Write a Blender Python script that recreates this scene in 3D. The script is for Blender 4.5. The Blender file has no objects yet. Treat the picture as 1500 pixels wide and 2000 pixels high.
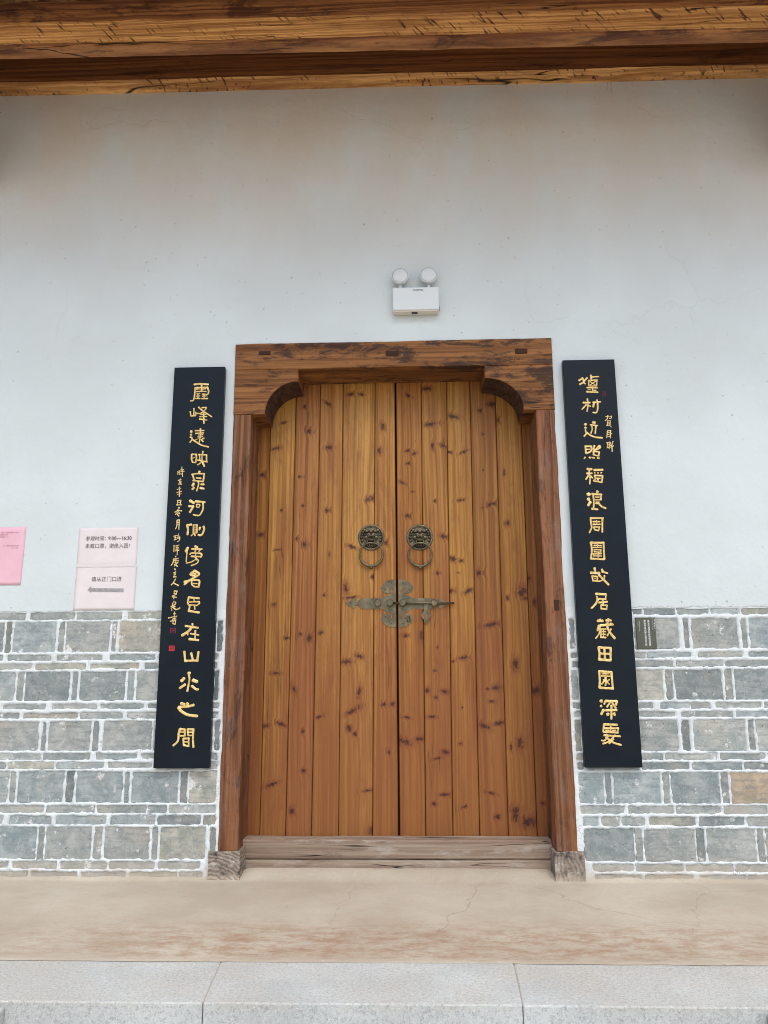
import bpy, bmesh, math, random
import numpy as np
from mathutils import Matrix, Vector, noise as mnoise

random.seed(7)
RAD = math.radians
scene = bpy.context.scene
COL = scene.collection

# ------------------------------------------------------------------ camera
CAM = Vector((0.0, -3.888, 0.876))
RW = np.array([[0.99932356, -0.01233983, -0.03464322],
               [0.03645732, 0.20880605, 0.97727729],
               [-0.00482572, -0.97787922, 0.20911468]])   # photo axes (right, down, forward) -> world
FPX = 1560.0
cd = bpy.data.cameras.new('camera')
cd.sensor_fit = 'VERTICAL'; cd.sensor_height = 36.0; cd.sensor_width = 27.0
cd.lens = FPX / 2000.0 * 36.0
cd.clip_start = 0.05; cd.clip_end = 500
cam = bpy.data.objects.new('camera', cd); COL.objects.link(cam)
cam.matrix_world = Matrix(((RW[0][0], -RW[0][1], -RW[0][2], CAM.x),
                           (RW[1][0], -RW[1][1], -RW[1][2], CAM.y),
                           (RW[2][0], -RW[2][1], -RW[2][2], CAM.z), (0, 0, 0, 1)))
scene.camera = cam

# ------------------------------------------------------------------ light
SUN_EL, SUN_AZ = 60.0, 14.0          # azimuth: degrees to the right of straight behind the camera
w = bpy.data.worlds.new('World'); scene.world = w; w.use_nodes = True
nt = w.node_tree; bg = nt.nodes['Background']
sky = nt.nodes.new('ShaderNodeTexSky'); sky.sky_type = 'NISHITA'; sky.sun_disc = False
sky.sun_elevation = RAD(SUN_EL); sky.sun_rotation = RAD(180.0 - SUN_AZ)
sky.air_density = 1.0; sky.dust_density = 3.0; sky.ozone_density = 1.0
hs = nt.nodes.new('ShaderNodeHueSaturation'); hs.inputs['Saturation'].default_value = 0.85
nt.links.new(sky.outputs[0], hs.inputs['Color']); nt.links.new(hs.outputs[0], bg.inputs[0])
bg.inputs[1].default_value = 0.15
sl = bpy.data.lights.new('sun', 'SUN'); sl.energy = 0.8; sl.angle = RAD(60); sl.color = (1.0, 0.985, 0.96)
so = bpy.data.objects.new('sun', sl); COL.objects.link(so)
sdir = Vector((math.sin(RAD(SUN_AZ)) * math.cos(RAD(SUN_EL)), -math.cos(RAD(SUN_AZ)) * math.cos(RAD(SUN_EL)), math.sin(RAD(SUN_EL))))
so.rotation_euler = sdir.to_track_quat('Z', 'Y').to_euler(); so.location = (3, -8, 9)
scene.view_settings.view_transform = 'Standard'; scene.view_settings.look = 'None'
scene.view_settings.exposure = 0.82; scene.view_settings.gamma = 1.0
scene.view_settings.use_curve_mapping = False
scene.render.engine = 'CYCLES'
scene.cycles.max_bounces = 6; scene.cycles.diffuse_bounces = 4
scene.cycles.use_denoising = True
scene.cycles.filter_width = 1.0


def atY(px, py, Y=0.0):
    r = RW @ np.array([px - 750.0, py - 1000.0, FPX]); t = (Y - CAM.y) / r[1]
    return Vector((CAM.x + r[0] * t, Y, CAM.z + r[2] * t))


def atZ(px, py, Z=0.0):
    r = RW @ np.array([px - 750.0, py - 1000.0, FPX]); t = (Z - CAM.z) / r[2]
    return Vector((CAM.x + r[0] * t, CAM.y + r[1] * t, Z))


# ------------------------------------------------------------------ node helper
class NB:
    def __init__(s, name, rough=0.6, spec=0.5, metal=0.0):
        s.m = bpy.data.materials.new(name); s.m.use_nodes = True
        s.nt = s.m.node_tree; s.b = s.nt.nodes['Principled BSDF']
        s.b.inputs['Roughness'].default_value = rough
        s.b.inputs['Specular IOR Level'].default_value = spec
        s.b.inputs['Metallic'].default_value = metal
        s._co = None

    def put(s, sock, v):
        if isinstance(v, bpy.types.NodeSocket): s.nt.links.new(v, sock)
        elif v is not None:
            if sock.type == 'RGBA' and len(v) == 3: v = (*v, 1)
            sock.default_value = v

    def n(s, t, ins=(), out=0, **p):
        nd = s.nt.nodes.new('ShaderNode' + t)
        for k, v in p.items(): setattr(nd, k, v)
        for k, v in (ins.items() if isinstance(ins, dict) else enumerate(ins)): s.put(nd.inputs[k], v)
        return nd.outputs[out]

    @property
    def co(s):
        if s._co is None: s._co = s.n('TexCoord', out=3)
        return s._co

    def xyz(s, v=None):
        nd = s.nt.nodes.new('ShaderNodeSeparateXYZ'); s.put(nd.inputs[0], v or s.co); return nd.outputs

    def comb(s, x, y, z): return s.n('CombineXYZ', (x, y, z))
    def math(s, op, a, b=None, c=None, clamp=False): return s.n('Math', (a, b, c), operation=op, use_clamp=clamp)
    def scale(s, v, k): return s.n('VectorMath', (v, k), operation='MULTIPLY')
    def add(s, v, k): return s.n('VectorMath', (v, k), operation='ADD')

    def noise(s, v, sc=1.0, det=4.0, ro=0.55, dist=0.0):
        return s.n('TexNoise', {'Vector': v, 'Scale': sc, 'Detail': det, 'Roughness': ro, 'Distortion': dist})

    def mr(s, v, a, b, c=0.0, d=1.0, smooth=True):
        return s.n('MapRange', {0: v, 1: a, 2: b, 3: c, 4: d}, interpolation_type='SMOOTHSTEP' if smooth else 'LINEAR')

    def mix(s, f, a, b, mode='MIX'):
        nd = s.nt.nodes.new('ShaderNodeMix'); nd.data_type = 'RGBA'; nd.blend_type = mode
        s.put(nd.inputs[0], f); s.put(nd.inputs[6], a); s.put(nd.inputs[7], b); return nd.outputs[2]

    def ramp(s, f, stops):
        nd = s.nt.nodes.new('ShaderNodeValToRGB'); s.put(nd.inputs[0], f); e = nd.color_ramp.elements
        while len(e) < len(stops): e.new(0.5)
        for i, (p, c) in enumerate(stops): e[i].position = p; e[i].color = (*c, 1)
        return nd.outputs[0]

    def bump(s, h, st=0.3, d=0.01, nrm=None):
        return s.n('Bump', {'Strength': st, 'Distance': d, 'Height': h, 'Normal': nrm})

    def done(s, col=None, rough=None, nrm=None):
        s.put(s.b.inputs['Base Color'], col); s.put(s.b.inputs['Roughness'], rough)
        if nrm is not None: s.put(s.b.inputs['Normal'], nrm)
        return s.m


# ------------------------------------------------------------------ scene helpers
def link(o): COL.objects.link(o); return o


def adopt(o, parent):
    if parent is not None:
        o.parent = parent
        # children keep their coordinates in metres of the place
        o.matrix_parent_inverse = Matrix.Translation(-parent.location) if parent.type == 'EMPTY' else Matrix()
    return o


def mesh(name, verts, faces, m, parent=None, smooth=False):
    me = bpy.data.meshes.new(name); me.from_pydata([tuple(v) for v in verts], [], faces); me.update()
    if m: me.materials.append(m)
    if smooth: me.polygons.foreach_set('use_smooth', [True] * len(me.polygons))
    return adopt(link(bpy.data.objects.new(name, me)), parent)


def bmobj(name, bm, m, parent=None, smooth=False):
    me = bpy.data.meshes.new(name); bm.normal_update(); bm.to_mesh(me); bm.free()
    if m: me.materials.append(m)
    if smooth: me.polygons.foreach_set('use_smooth', [True] * len(me.polygons))
    return adopt(link(bpy.data.objects.new(name, me)), parent)


def thing(name, label, cat, loc, group=None):
    o = link(bpy.data.objects.new(name, None)); o.location = loc; o.empty_display_size = 0.1
    o['label'] = label; o['category'] = cat
    if group: o['group'] = group
    return o


def struct(o): o['kind'] = 'structure'; return o


def bbox(x0, x1, y0, y1, z0, z1, bev=0.0, seg=1):
    bm = bmesh.new(); bmesh.ops.create_cube(bm, size=1)
    for v in bm.verts:
        v.co = Vector(((x0 + x1) / 2 + v.co.x * (x1 - x0), (y0 + y1) / 2 + v.co.y * (y1 - y0), (z0 + z1) / 2 + v.co.z * (z1 - z0)))
    if bev: bmesh.ops.bevel(bm, geom=list(bm.edges), offset=bev, segments=seg, profile=0.5, affect='EDGES')
    return bm


def rough_beam(axis, a0, a1, u0, u1, v0, v1, seg=40, jit=0.003, ch=0.006, seed=0, freq=6.0):
    """hewn timber along X (u=Y, v=Z) or Z (u=X, v=Y); 8-sided ring with uneven arrises"""
    verts, faces = [], []
    ring = [(u0 + ch, v0), (u1 - ch, v0), (u1, v0 + ch), (u1, v1 - ch), (u1 - ch, v1), (u0 + ch, v1), (u0, v1 - ch), (u0, v0 + ch)]
    for i in range(seg + 1):
        a = a0 + (a1 - a0) * i / seg
        for k, (u, v) in enumerate(ring):
            q = (k + 1) // 2 % 4
            n1 = mnoise.noise((a * freq, seed * 3.1 + q * 7.7, 0.3)) + 0.5 * mnoise.noise((a * freq * 5, seed * 3.1 + k * 5.7, 4.3))
            n2 = mnoise.noise((a * freq, seed * 5.3 + q * 9.1, 8.3)) + 0.5 * mnoise.noise((a * freq * 5, seed * 2.3 + k * 3.3, 6.1))
            uu, vv = u + n1 * jit, v + n2 * jit
            verts.append((a, uu, vv) if axis == 'X' else (uu, vv, a))
    for i in range(seg):
        for k in range(8):
            a, b = i * 8 + k, i * 8 + (k + 1) % 8
            faces.append((a, b, b + 8, a + 8) if axis == 'X' else (a, b, b + 8, a + 8))
    faces.append(tuple(range(7, -1, -1))); faces.append(tuple(seg * 8 + k for k in range(8)))
    return verts, faces


def lathe(bm, prof, c, seg=28, rot=None):
    """profile (radius, outwards) about -Y through c"""
    rings = []
    for r, h in prof:
        rings.append([bm.verts.new((c[0] + r * math.cos(2 * math.pi * k / seg), c[1] - h, c[2] + r * math.sin(2 * math.pi * k / seg))) for k in range(seg)])
    for a, b in zip(rings, rings[1:]):
        for k in range(seg): bm.faces.new((a[k], a[(k + 1) % seg], b[(k + 1) % seg], b[k]))
    bm.faces.new(list(reversed(rings[0]))); bm.faces.new(rings[-1])


def ellipsoid(bm, c, r, su=12, sv=8):
    m = Matrix.Translation(c) @ Matrix.Diagonal((*r, 1))
    bmesh.ops.create_uvsphere(bm, u_segments=su, v_segments=sv, radius=1, matrix=m)


def tube(bm, pts, rad, seg=8, closed=False):
    pts = [Vector(p) for p in pts]; n = len(pts); rings = []
    for i, p in enumerate(pts):
        if closed: t = pts[(i + 1) % n] - pts[i - 1]
        else: t = pts[min(i + 1, n - 1)] - pts[max(i - 1, 0)]
        t.normalize(); a = Vector((0, 1, 0)).cross(t)
        if a.length < 0.05: a = Vector((1, 0, 0)).cross(t)
        a.normalize(); b = t.cross(a); r = rad[i] if isinstance(rad, (list, tuple)) else rad
        rings.append([bm.verts.new(p + (a * math.cos(2 * math.pi * k / seg) + b * math.sin(2 * math.pi * k / seg)) * r) for k in range(seg)])
    for i in range(n if closed else n - 1):
        A, B = rings[i], rings[(i + 1) % n]
        for k in range(seg): bm.faces.new((A[k], A[(k + 1) % seg], B[(k + 1) % seg], B[k]))
    if not closed:
        bm.faces.new(list(reversed(rings[0]))); bm.faces.new(rings[-1])


def plate(bm, pts, y0, y1):
    """polygon in XZ extruded from y0 (front) back to y1"""
    f = [bm.verts.new((x, y0, z)) for x, z in pts]; b = [bm.verts.new((x, y1, z)) for x, z in pts]
    bm.faces.new(f); bm.faces.new(list(reversed(b))); n = len(pts)
    for i in range(n): bm.faces.new((f[i], b[i], b[(i + 1) % n], f[(i + 1) % n]))


def text_mesh(name, body, size, x, y, z, m, parent=None, align='LEFT', bold=0.0, vert=False, sx=1.0):
    cu = bpy.data.curves.new('t', 'FONT'); cu.body = body; cu.size = size; cu.align_x = align
    cu.align_y = 'CENTER' if align == 'CENTER' else 'BOTTOM_BASELINE'
    cu.offset = bold; cu.resolution_u = 2
    if vert: cu.space_line = 1.02
    to = link(bpy.data.objects.new('t', cu)); bpy.context.view_layer.update()
    dg = bpy.context.evaluated_depsgraph_get(); me = bpy.data.meshes.new_from_object(to.evaluated_get(dg))
    bpy.data.objects.remove(to); bpy.data.curves.remove(cu)
    me.transform(Matrix(((sx, 0, 0, x), (0, 0, -1, y), (0, 1, 0, z), (0, 0, 0, 1))))
    me.materials.clear(); me.materials.append(m); me.name = name
    return adopt(link(bpy.data.objects.new(name, me)), parent)


# ------------------------------------------------------------------ materials
def wood(name, axis, light, dark, streak, knots=(), gen_knots=0.0, blotch=0.0, blotch_col=(0.02, 0.012, 0.01), rough=0.5,
         grain=1.0, wear=0.0, wear_col=(0.3, 0.26, 0.22), seed=0.0, bstr=0.25, red=0.3, cracks=0.0, adze=0.0, redden_low=0.0, bsc=(7, 7, 2.6), bth=0.55, fig=1.0):
    b = NB(name, rough, 0.22)
    x, y, z = b.xyz()
    if axis == 'X': A, U, V = x, z, y        # A along the grain
    else: A, U, V = z, x, y
    st = b.comb(U, V, A)                      # grain runs along local Z of this vector
    st = b.add(st, (seed * 1.7, seed * 0.9, seed * 2.3))
    lo = b.noise(b.scale(st, (5, 5, 0.9)), 1.0, 3, 0.5)
    core = halo = None; d = None
    for (kx, kz, rx, rz, ang) in knots:
        mp = b.n('Mapping', {'Vector': b.co, 'Location': (kx, 0, kz), 'Rotation': (0, -ang, 0), 'Scale': (rx, 60.0, rz)}, vector_type='TEXTURE')
        l = b.n('VectorMath', (mp,), out=1, operation='LENGTH')
        d = l if d is None else b.math('MINIMUM', d, l)
    if gen_knots > 0:
        vo = b.n('TexVoronoi', {'Vector': b.scale(st, (7.5, 3.0, 2.4)), 'Scale': 1.0, 'Randomness': 1.0})
        vd = b.mr(vo, 0.0, 0.5 * gen_knots, 0.0, 3.0, False)
        d = vd if d is None else b.math('MINIMUM', d, vd)
    if d is None: d = b.math('ADD', 9.0, 0.0)
    jn = b.noise(b.scale(st, (90, 60, 60)), 1.0, 4, 0.7)
    dj = b.math('ADD', d, b.mr(jn, 0.25, 0.75, -0.75, 0.75, False))
    core = b.mr(dj, 0.35, 1.0, 1, 0); halo = b.mr(dj, 0.6, 2.3, 1, 0)
    # growth rings seen as long streaks that bend round the knots
    soft = b.mr(d, 0.0, 3.0, 0.35, 0.0)
    sx, sy, sz = b.xyz(st)
    wob = b.math('ADD', b.math('MULTIPLY', lo, 0.045), b.math('MULTIPLY', soft, 0.05))
    gu = b.math('ADD', sx, wob)
    gv = b.comb(b.math('MULTIPLY', gu, 85.0 * grain), b.math('MULTIPLY', sy, 12.0), b.math('MULTIPLY', sz, 0.9))
    g1 = b.noise(gv, 1.0, 3, 0.55)
    gv2 = b.comb(b.math('MULTIPLY', gu, 420.0), b.math('MULTIPLY', sy, 60.0), b.math('MULTIPLY', sz, 6.0))
    g2 = b.noise(gv2, 1.0, 3, 0.6)
    patch = b.noise(b.scale(st, (9, 9, 1.4)), 1.0, 4, 0.6)
    col = b.mix(b.mr(g1, 0.34, 0.66), tuple(c * 1.08 for c in light), tuple(c * 0.86 for c in dark))
    g0 = b.noise(b.comb(b.math('MULTIPLY', gu, 34.0), b.math('MULTIPLY', sy, 9.0), b.math('MULTIPLY', sz, 0.55)), 1.0, 2, 0.5)
    col = b.mix(b.math('MULTIPLY', b.mr(g0, 0.52, 0.72), 0.4 * fig), col, tuple(c * 0.62 for c in dark))
    col = b.mix(b.math('MULTIPLY', b.mr(patch, 0.45, 0.75), red), col, streak)
    col = b.mix(b.math('MULTIPLY', b.mr(g2, 0.46, 0.74), 0.5 * fig), col, tuple(c * 0.35 for c in dark))
    # fine dark pores / ticks
    pv = b.noise(b.scale(st, (330, 60, 24)), 1.0, 2, 0.5)
    col = b.mix(b.math('MULTIPLY', b.mr(pv, 0.66, 0.76), 0.5), col, tuple(c * 0.22 for c in dark))
    if redden_low > 0:  # colour turns redder and darker towards the bottom, with a noisy edge
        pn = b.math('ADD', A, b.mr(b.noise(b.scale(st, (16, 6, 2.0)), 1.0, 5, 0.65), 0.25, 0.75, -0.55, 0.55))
        col = b.mix(b.math('MULTIPLY', b.mr(pn, 1.75, 0.45), redden_low), col, (0.20, 0.066, 0.024))
    col = b.mix(b.math('MULTIPLY', halo, 0.5), col, (streak[0] * 0.55, streak[1] * 0.38, streak[2] * 0.5))
    col = b.mix(b.math('MULTIPLY', core, 0.8), col, (0.028, 0.011, 0.013))
    h = b.math('SUBTRACT', b.math('MULTIPLY', g2, 0.5), b.math('MULTIPLY', core, 0.8))
    h = b.math('ADD', h, b.math('MULTIPLY', g1, 0.8))
    if blotch > 0:
        bn = b.noise(b.scale(st, bsc), 1.0, 8, 0.74, 0.5)
        col = b.mix(b.math('MULTIPLY', b.mr(bn, bth, bth + 0.11), blotch), col, blotch_col)
    if cracks > 0:
        cv = b.comb(b.math('MULTIPLY', b.math('ADD', sx, b.math('MULTIPLY', lo, 0.06)), 26.0), b.math('MULTIPLY', sy, 4.0), b.math('MULTIPLY', sz, 0.7))
        cn = b.noise(cv, 1.0, 2, 0.5)
        ck = b.math('MULTIPLY', b.mr(b.math('ABSOLUTE', b.math('SUBTRACT', cn, 0.5)), 0.0, 0.012, 1, 0), b.mr(b.noise(b.scale(st, (4, 4, 2.2)), 1.0, 2), 0.48, 0.6))
        col = b.mix(b.math('MULTIPLY', ck, cracks), col, (0.012, 0.008, 0.006)); h = b.math('SUBTRACT', h, b.math('MULTIPLY', ck, 2.5))
    if adze > 0:                              # slanting tool cuts
        rv = b.n('VectorRotate', {'Vector': st, 'Center': (0, 0, 0), 'Angle': 0.75}, rotation_type='Y_AXIS')
        an = b.noise(b.scale(rv, (75, 24, 9)), 1.0, 2, 0.5)
        am = b.math('MULTIPLY', b.mr(an, 0.6, 0.65), b.mr(b.noise(b.scale(st, (6, 6, 3)), 1.0, 2), 0.45, 0.56))
        col = b.mix(b.math('MULTIPLY', am, adze), col, (0.05, 0.02, 0.01)); h = b.math('SUBTRACT', h, b.math('MULTIPLY', am, 2.0))
    if wear > 0:
        wn = b.noise(b.scale(st, (22, 22, 5)), 1.0, 6, 0.7)
        col = b.mix(b.math('MULTIPLY', b.mr(wn, 0.5, 0.68), wear), col, wear_col)
    # fine pale scuffs
    sn = b.noise(b.co, 34.0, 5, 0.75)
    col = b.mix(b.math('MULTIPLY', b.mr(sn, 0.69, 0.78), 0.45), col, (0.5, 0.42, 0.33))
    ro = b.mr(g1, 0.2, 0.8, rough - 0.08, rough + 0.14)
    return b.done(col, ro, b.bump(h, bstr, 0.004))


def flat(name, col, rough=0.6, spec=0.4, metal=0.0, var=0.0, sc=20.0, bst=0.0):
    b = NB(name, rough, spec, metal); c = col; nr = None
    if var:
        n = b.noise(b.co, sc, 5, 0.6); c = b.mix(b.mr(n, 0.3, 0.7), tuple(k * (1 - var) for k in col), tuple(min(1, k * (1 + var)) for k in col))
        if bst: nr = b.bump(n, bst, 0.003)
    return b.done(c, None, nr)


def plaster_material():
    b = NB('white_lime_plaster', 0.9, 0.2)
    x, y, z = b.xyz()
    a = b.noise(b.co, 1.3, 5, 0.55); f = b.noise(b.co, 9.0, 6, 0.65); g = b.noise(b.co, 70.0, 4, 0.6)
    col = b.mix(b.mr(a, 0.35, 0.7), (0.55, 0.607, 0.61), (0.60, 0.665, 0.672))
    # patchy ochre stain; also paints warm bounced light into the upper wall's colour
    sv = b.noise(b.comb(b.math('MULTIPLY', x, 2.2), 0.0, b.math('MULTIPLY', z, 1.1)), 1.0, 6, 0.6)
    up = b.mr(z, 2.7, 3.9)
    col = b.mix(b.math('MULTIPLY', b.math('MULTIPLY', b.mr(sv, 0.2, 0.65), up), 0.62), col, (0.585, 0.49, 0.40))
    # yellowish damp patches and trowel-grey smears
    col = b.mix(b.math('MULTIPLY', b.mr(f, 0.55, 0.75), 0.18), col, (0.6, 0.57, 0.5))
    st = b.noise(b.comb(b.math('MULTIPLY', x, 3.0), 0.0, b.math('MULTIPLY', z, 10.0)), 1.0, 5, 0.7)
    col = b.mix(b.math('MULTIPLY', b.mr(st, 0.56, 0.7), 0.13), col, (0.5, 0.5, 0.49))
    # thin drips under the wall plate
    dv = b.noise(b.comb(b.math('MULTIPLY', x, 85.0), 0.0, b.math('MULTIPLY', z, 1.5)), 1.0, 2, 0.5)
    dm = b.noise(b.comb(b.math('MULTIPLY', x, 1.6), 0.0, 3.3), 1.0, 2, 0.5)
    dl = b.mr(b.math('ADD', z, b.math('MULTIPLY', b.noise(b.comb(b.math('MULTIPLY', x, 40.0), 0.0, 0.0), 1.0, 1), 0.28)), 4.16, 4.28)
    dr = b.math('MULTIPLY', b.math('MULTIPLY', b.mr(dv, 0.6, 0.66), b.mr(b.math('ABSOLUTE', b.math('ADD', x, -1.05)), 0.26, 0.12)), dl)
    col = b.mix(b.math('MULTIPLY', dr, 0.6), col, (0.2, 0.13, 0.08))
    # specks and hairline cracks
    sp = b.noise(b.co, 46.0, 2, 0.5)
    col = b.mix(b.math('MULTIPLY', b.mr(sp, 0.735, 0.77), 0.55), col, (0.22, 0.2, 0.17))
    wv = b.add(b.co, b.n('VectorMath', (b.n('TexNoise', {'Vector': b.co, 'Scale': 3.0, 'Detail': 6.0}, out=1), (0.28, 0.28, 0.28)), operation='MULTIPLY'))
    vo = b.n('TexVoronoi', {'Vector': wv, 'Scale': 1.1}, feature='DISTANCE_TO_EDGE')
    ck = b.math('MULTIPLY', b.mr(vo, 0.0, 0.0035, 1, 0), b.mr(b.noise(b.co, 0.9, 3), 0.54, 0.6))
    col = b.mix(b.math('MULTIPLY', ck, 0.08), col, (0.35, 0.33, 0.3))
    h = b.math('ADD', b.math('MULTIPLY', a, 2.0), b.math('ADD', b.math('MULTIPLY', f, 0.5), b.math('MULTIPLY', g, 0.12)))
    h = b.math('SUBTRACT', h, b.math('MULTIPLY', ck, 0.15))
    return b.done(col, None, b.bump(h, 0.35, 0.02))


def mortar_material():
    b = NB('white_lime_mortar', 0.95, 0.15)
    a = b.noise(b.co, 6.0, 6, 0.65); f = b.noise(b.co, 45.0, 5, 0.65)
    col = b.mix(b.mr(a, 0.35, 0.7), (0.58, 0.625, 0.63), (0.68, 0.735, 0.745))
    col = b.mix(b.math('MULTIPLY', b.mr(f, 0.55, 0.72), 0.4), col, (0.45, 0.44, 0.41))
    x, y, z = b.xyz()
    low = b.math('MULTIPLY', b.mr(b.math('ADD', z, b.math('MULTIPLY', a, 0.16)), 0.16, 0.05), 0.85)
    col = b.mix(low, col, (0.46, 0.37, 0.28))
    c2 = b.noise(b.co, 17.0, 4, 0.7)
    col = b.mix(b.math('MULTIPLY', b.mr(b.math('ABSOLUTE', b.math('SUBTRACT', c2, 0.5)), 0.0, 0.012, 1, 0), b.mr(a, 0.5, 0.6)), col, (0.2, 0.19, 0.17))
    return b.done(col, None, b.bump(b.math('ADD', f, a), 0.5, 0.006))


def brick_material():
    b = NB('grey_fired_brick', 0.88, 0.2)
    oi = b.nt.nodes.new('ShaderNodeObjectInfo'); rnd = oi.outputs['Random']; tint = oi.outputs['Color']
    v = b.add(b.co, b.n('CombineXYZ', (b.math('MULTIPLY', rnd, 37.0), b.math('MULTIPLY', rnd, 11.0), b.math('MULTIPLY', rnd, 23.0))))
    a = b.noise(v, 13.0, 8, 0.7, 0.5); f = b.noise(v, 75.0, 6, 0.72); s = b.noise(b.scale(v, (9, 1, 70)), 1.0, 4, 0.6)
    pit = b.noise(v, 95.0, 2, 0.5); big = b.noise(v, 4.0, 3, 0.5)
    c = b.mix(b.mr(a, 0.36, 0.66), (0.25, 0.287, 0.275), (0.41, 0.425, 0.395))
    c = b.mix(b.math('MULTIPLY', b.mr(big, 0.52, 0.7), 0.6), c, (0.40, 0.372, 0.315))
    c = b.mix(1.0, c, tint, 'MULTIPLY')
    c = b.mix(b.math('MULTIPLY', b.mr(s, 0.47, 0.7), 0.42), c, (0.15, 0.165, 0.175))
    c = b.mix(b.math('MULTIPLY', b.mr(b.noise(v, 28.0, 7, 0.75), 0.52, 0.66), 0.35), c, (0.13, 0.15, 0.165))
    c = b.mix(b.math('MULTIPLY', b.mr(f, 0.52, 0.72), 0.45), c, (0.52, 0.53, 0.5))
    # lime smeared over the face
    lm = b.noise(v, 14.0, 7, 0.75)
    c = b.mix(b.math('MULTIPLY', b.mr(lm, 0.585, 0.66), 0.75), c, (0.74, 0.74, 0.72))
    c = b.mix(b.math('MULTIPLY', b.mr(pit, 0.68, 0.74), 0.6), c, (0.08, 0.08, 0.08))
    x, y, z = b.xyz()
    c = b.mix(b.math('MULTIPLY', b.mr(b.math('ADD', z, b.math('MULTIPLY', a, 0.12)), 0.19, 0.06), 0.55), c, (0.45, 0.36, 0.27))
    h = b.math('ADD', b.math('ADD', f, b.math('MULTIPLY', a, 1.5)), b.math('MULTIPLY', b.mr(pit, 0.66, 0.74), -1.5))
    return b.done(c, None, b.bump(h, 0.55, 0.004))


def concrete_material():
    b = NB('tan_screed_floor', 0.85, 0.25)
    x, y, z = b.xyz()
    a = b.noise(b.co, 1.6, 5, 0.6); f = b.noise(b.co, 16.0, 6, 0.7); g = b.noise(b.co, 160.0, 3, 0.6)
    c = b.mix(b.mr(a, 0.35, 0.68), (0.385, 0.335, 0.26), (0.475, 0.43, 0.345))
    c = b.mix(b.math('MULTIPLY', b.mr(f, 0.5, 0.75), 0.45), c, (0.40, 0.29, 0.19))
    # reddish earth tracked along the kerb
    xs = b.comb(b.math('MULTIPLY', x, 3.4), b.math('MULTIPLY', y, 6.5), 0.0)
    r = b.noise(xs, 2.6, 12, 0.86)
    band = b.math('MULTIPLY', b.mr(y, -0.52, -0.86), b.mr(y, -1.12, -1.0))
    mid = b.mr(b.math('ABSOLUTE', b.math('ADD', x, -0.05)), 1.8, 0.6, 0.35, 1.0)
    c = b.mix(b.math('MULTIPLY', b.math('MULTIPLY', b.mr(r, 0.42, 0.6), band), b.math('MULTIPLY', mid, 0.78)), c, (0.27, 0.15, 0.085))
    c = b.mix(b.math('MULTIPLY', b.mr(b.noise(b.co, 55.0, 3, 0.6), 0.66, 0.74), 0.4), c, (0.62, 0.57, 0.5))
    c = b.mix(b.math('MULTIPLY', b.mr(b.noise(b.co, 48.0, 6, 0.85), 0.46, 0.66), 0.3), c, (0.34, 0.28, 0.21))
    wv = b.add(b.co, b.n('VectorMath', (b.n('TexNoise', {'Vector': b.co, 'Scale': 4.0, 'Detail': 7.0}, out=1), (0.3, 0.3, 0.0)), operation='MULTIPLY'))
    vo = b.n('TexVoronoi', {'Vector': b.add(b.scale(wv, (1.1, 0.8, 1)), (0.37, 0.2, 0)), 'Scale': 1.0}, feature='DISTANCE_TO_EDGE')
    ck = b.math('MULTIPLY', b.mr(vo, 0.0, 0.004, 1, 0), b.mr(b.noise(b.co, 1.1, 2), 0.45, 0.55))
    c = b.mix(b.math('MULTIPLY', ck, 0.22), c, (0.2, 0.15, 0.1))
    h = b.math('ADD', b.math('ADD', f, b.math('MULTIPLY', g, 0.35)), b.math('MULTIPLY', ck, -1.5))
    return b.done(c, None, b.bump(h, 0.3, 0.006))


def granite_material(name='granite', tan=0.0):
    b = NB(name, 0.8, 0.3)
    a = b.noise(b.co, 3.0, 5, 0.6); f = b.noise(b.co, 95.0, 5, 0.95); k = b.noise(b.add(b.co, (3.1, 1.7, 0.4)), 120.0, 4, 0.95)
    c = b.mix(b.mr(a, 0.35, 0.68), (0.40, 0.425, 0.41), (0.50, 0.525, 0.505))
    x, y, z = b.xyz()
    c = b.mix(b.math('MULTIPLY', b.math('MULTIPLY', b.mr(z, -0.03, 0.0, 0.25, 1.0), b.mr(b.noise(b.co, 2.2, 6, 0.7), 0.32, 0.66)), 0.55), c, (0.46, 0.415, 0.335))
    c = b.mix(b.math('MULTIPLY', b.mr(f, 0.5, 0.6), 0.7), c, (0.22, 0.228, 0.23))
    c = b.mix(b.math('MULTIPLY', b.mr(k, 0.53, 0.63), 0.65), c, (0.66, 0.68, 0.67))
    return b.done(c, None, b.bump(b.math('ADD', f, k), 0.5, 0.004))


def brass_material():
    b = NB('aged_brass', 0.42, 0.5, 0.85)
    n = b.noise(b.co, 26.0, 5, 0.6); g = b.noise(b.co, 120.0, 4, 0.6)
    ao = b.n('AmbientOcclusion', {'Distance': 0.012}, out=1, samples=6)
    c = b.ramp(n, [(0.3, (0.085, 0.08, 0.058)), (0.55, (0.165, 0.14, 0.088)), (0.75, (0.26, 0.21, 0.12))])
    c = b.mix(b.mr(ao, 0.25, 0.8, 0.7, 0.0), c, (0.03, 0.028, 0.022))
    return b.done(c, b.mr(g, 0.3, 0.7, 0.36, 0.55), b.bump(g, 0.15, 0.001))


def gold_material():
    b = NB('gilt_paint', 0.36, 0.5, 0.2)
    n = b.noise(b.co, 70.0, 4, 0.6)
    c = b.mix(b.mr(n, 0.3, 0.7), (0.56, 0.38, 0.11), (0.82, 0.63, 0.27))
    return b.done(c, None, b.bump(n, 0.25, 0.002))


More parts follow.
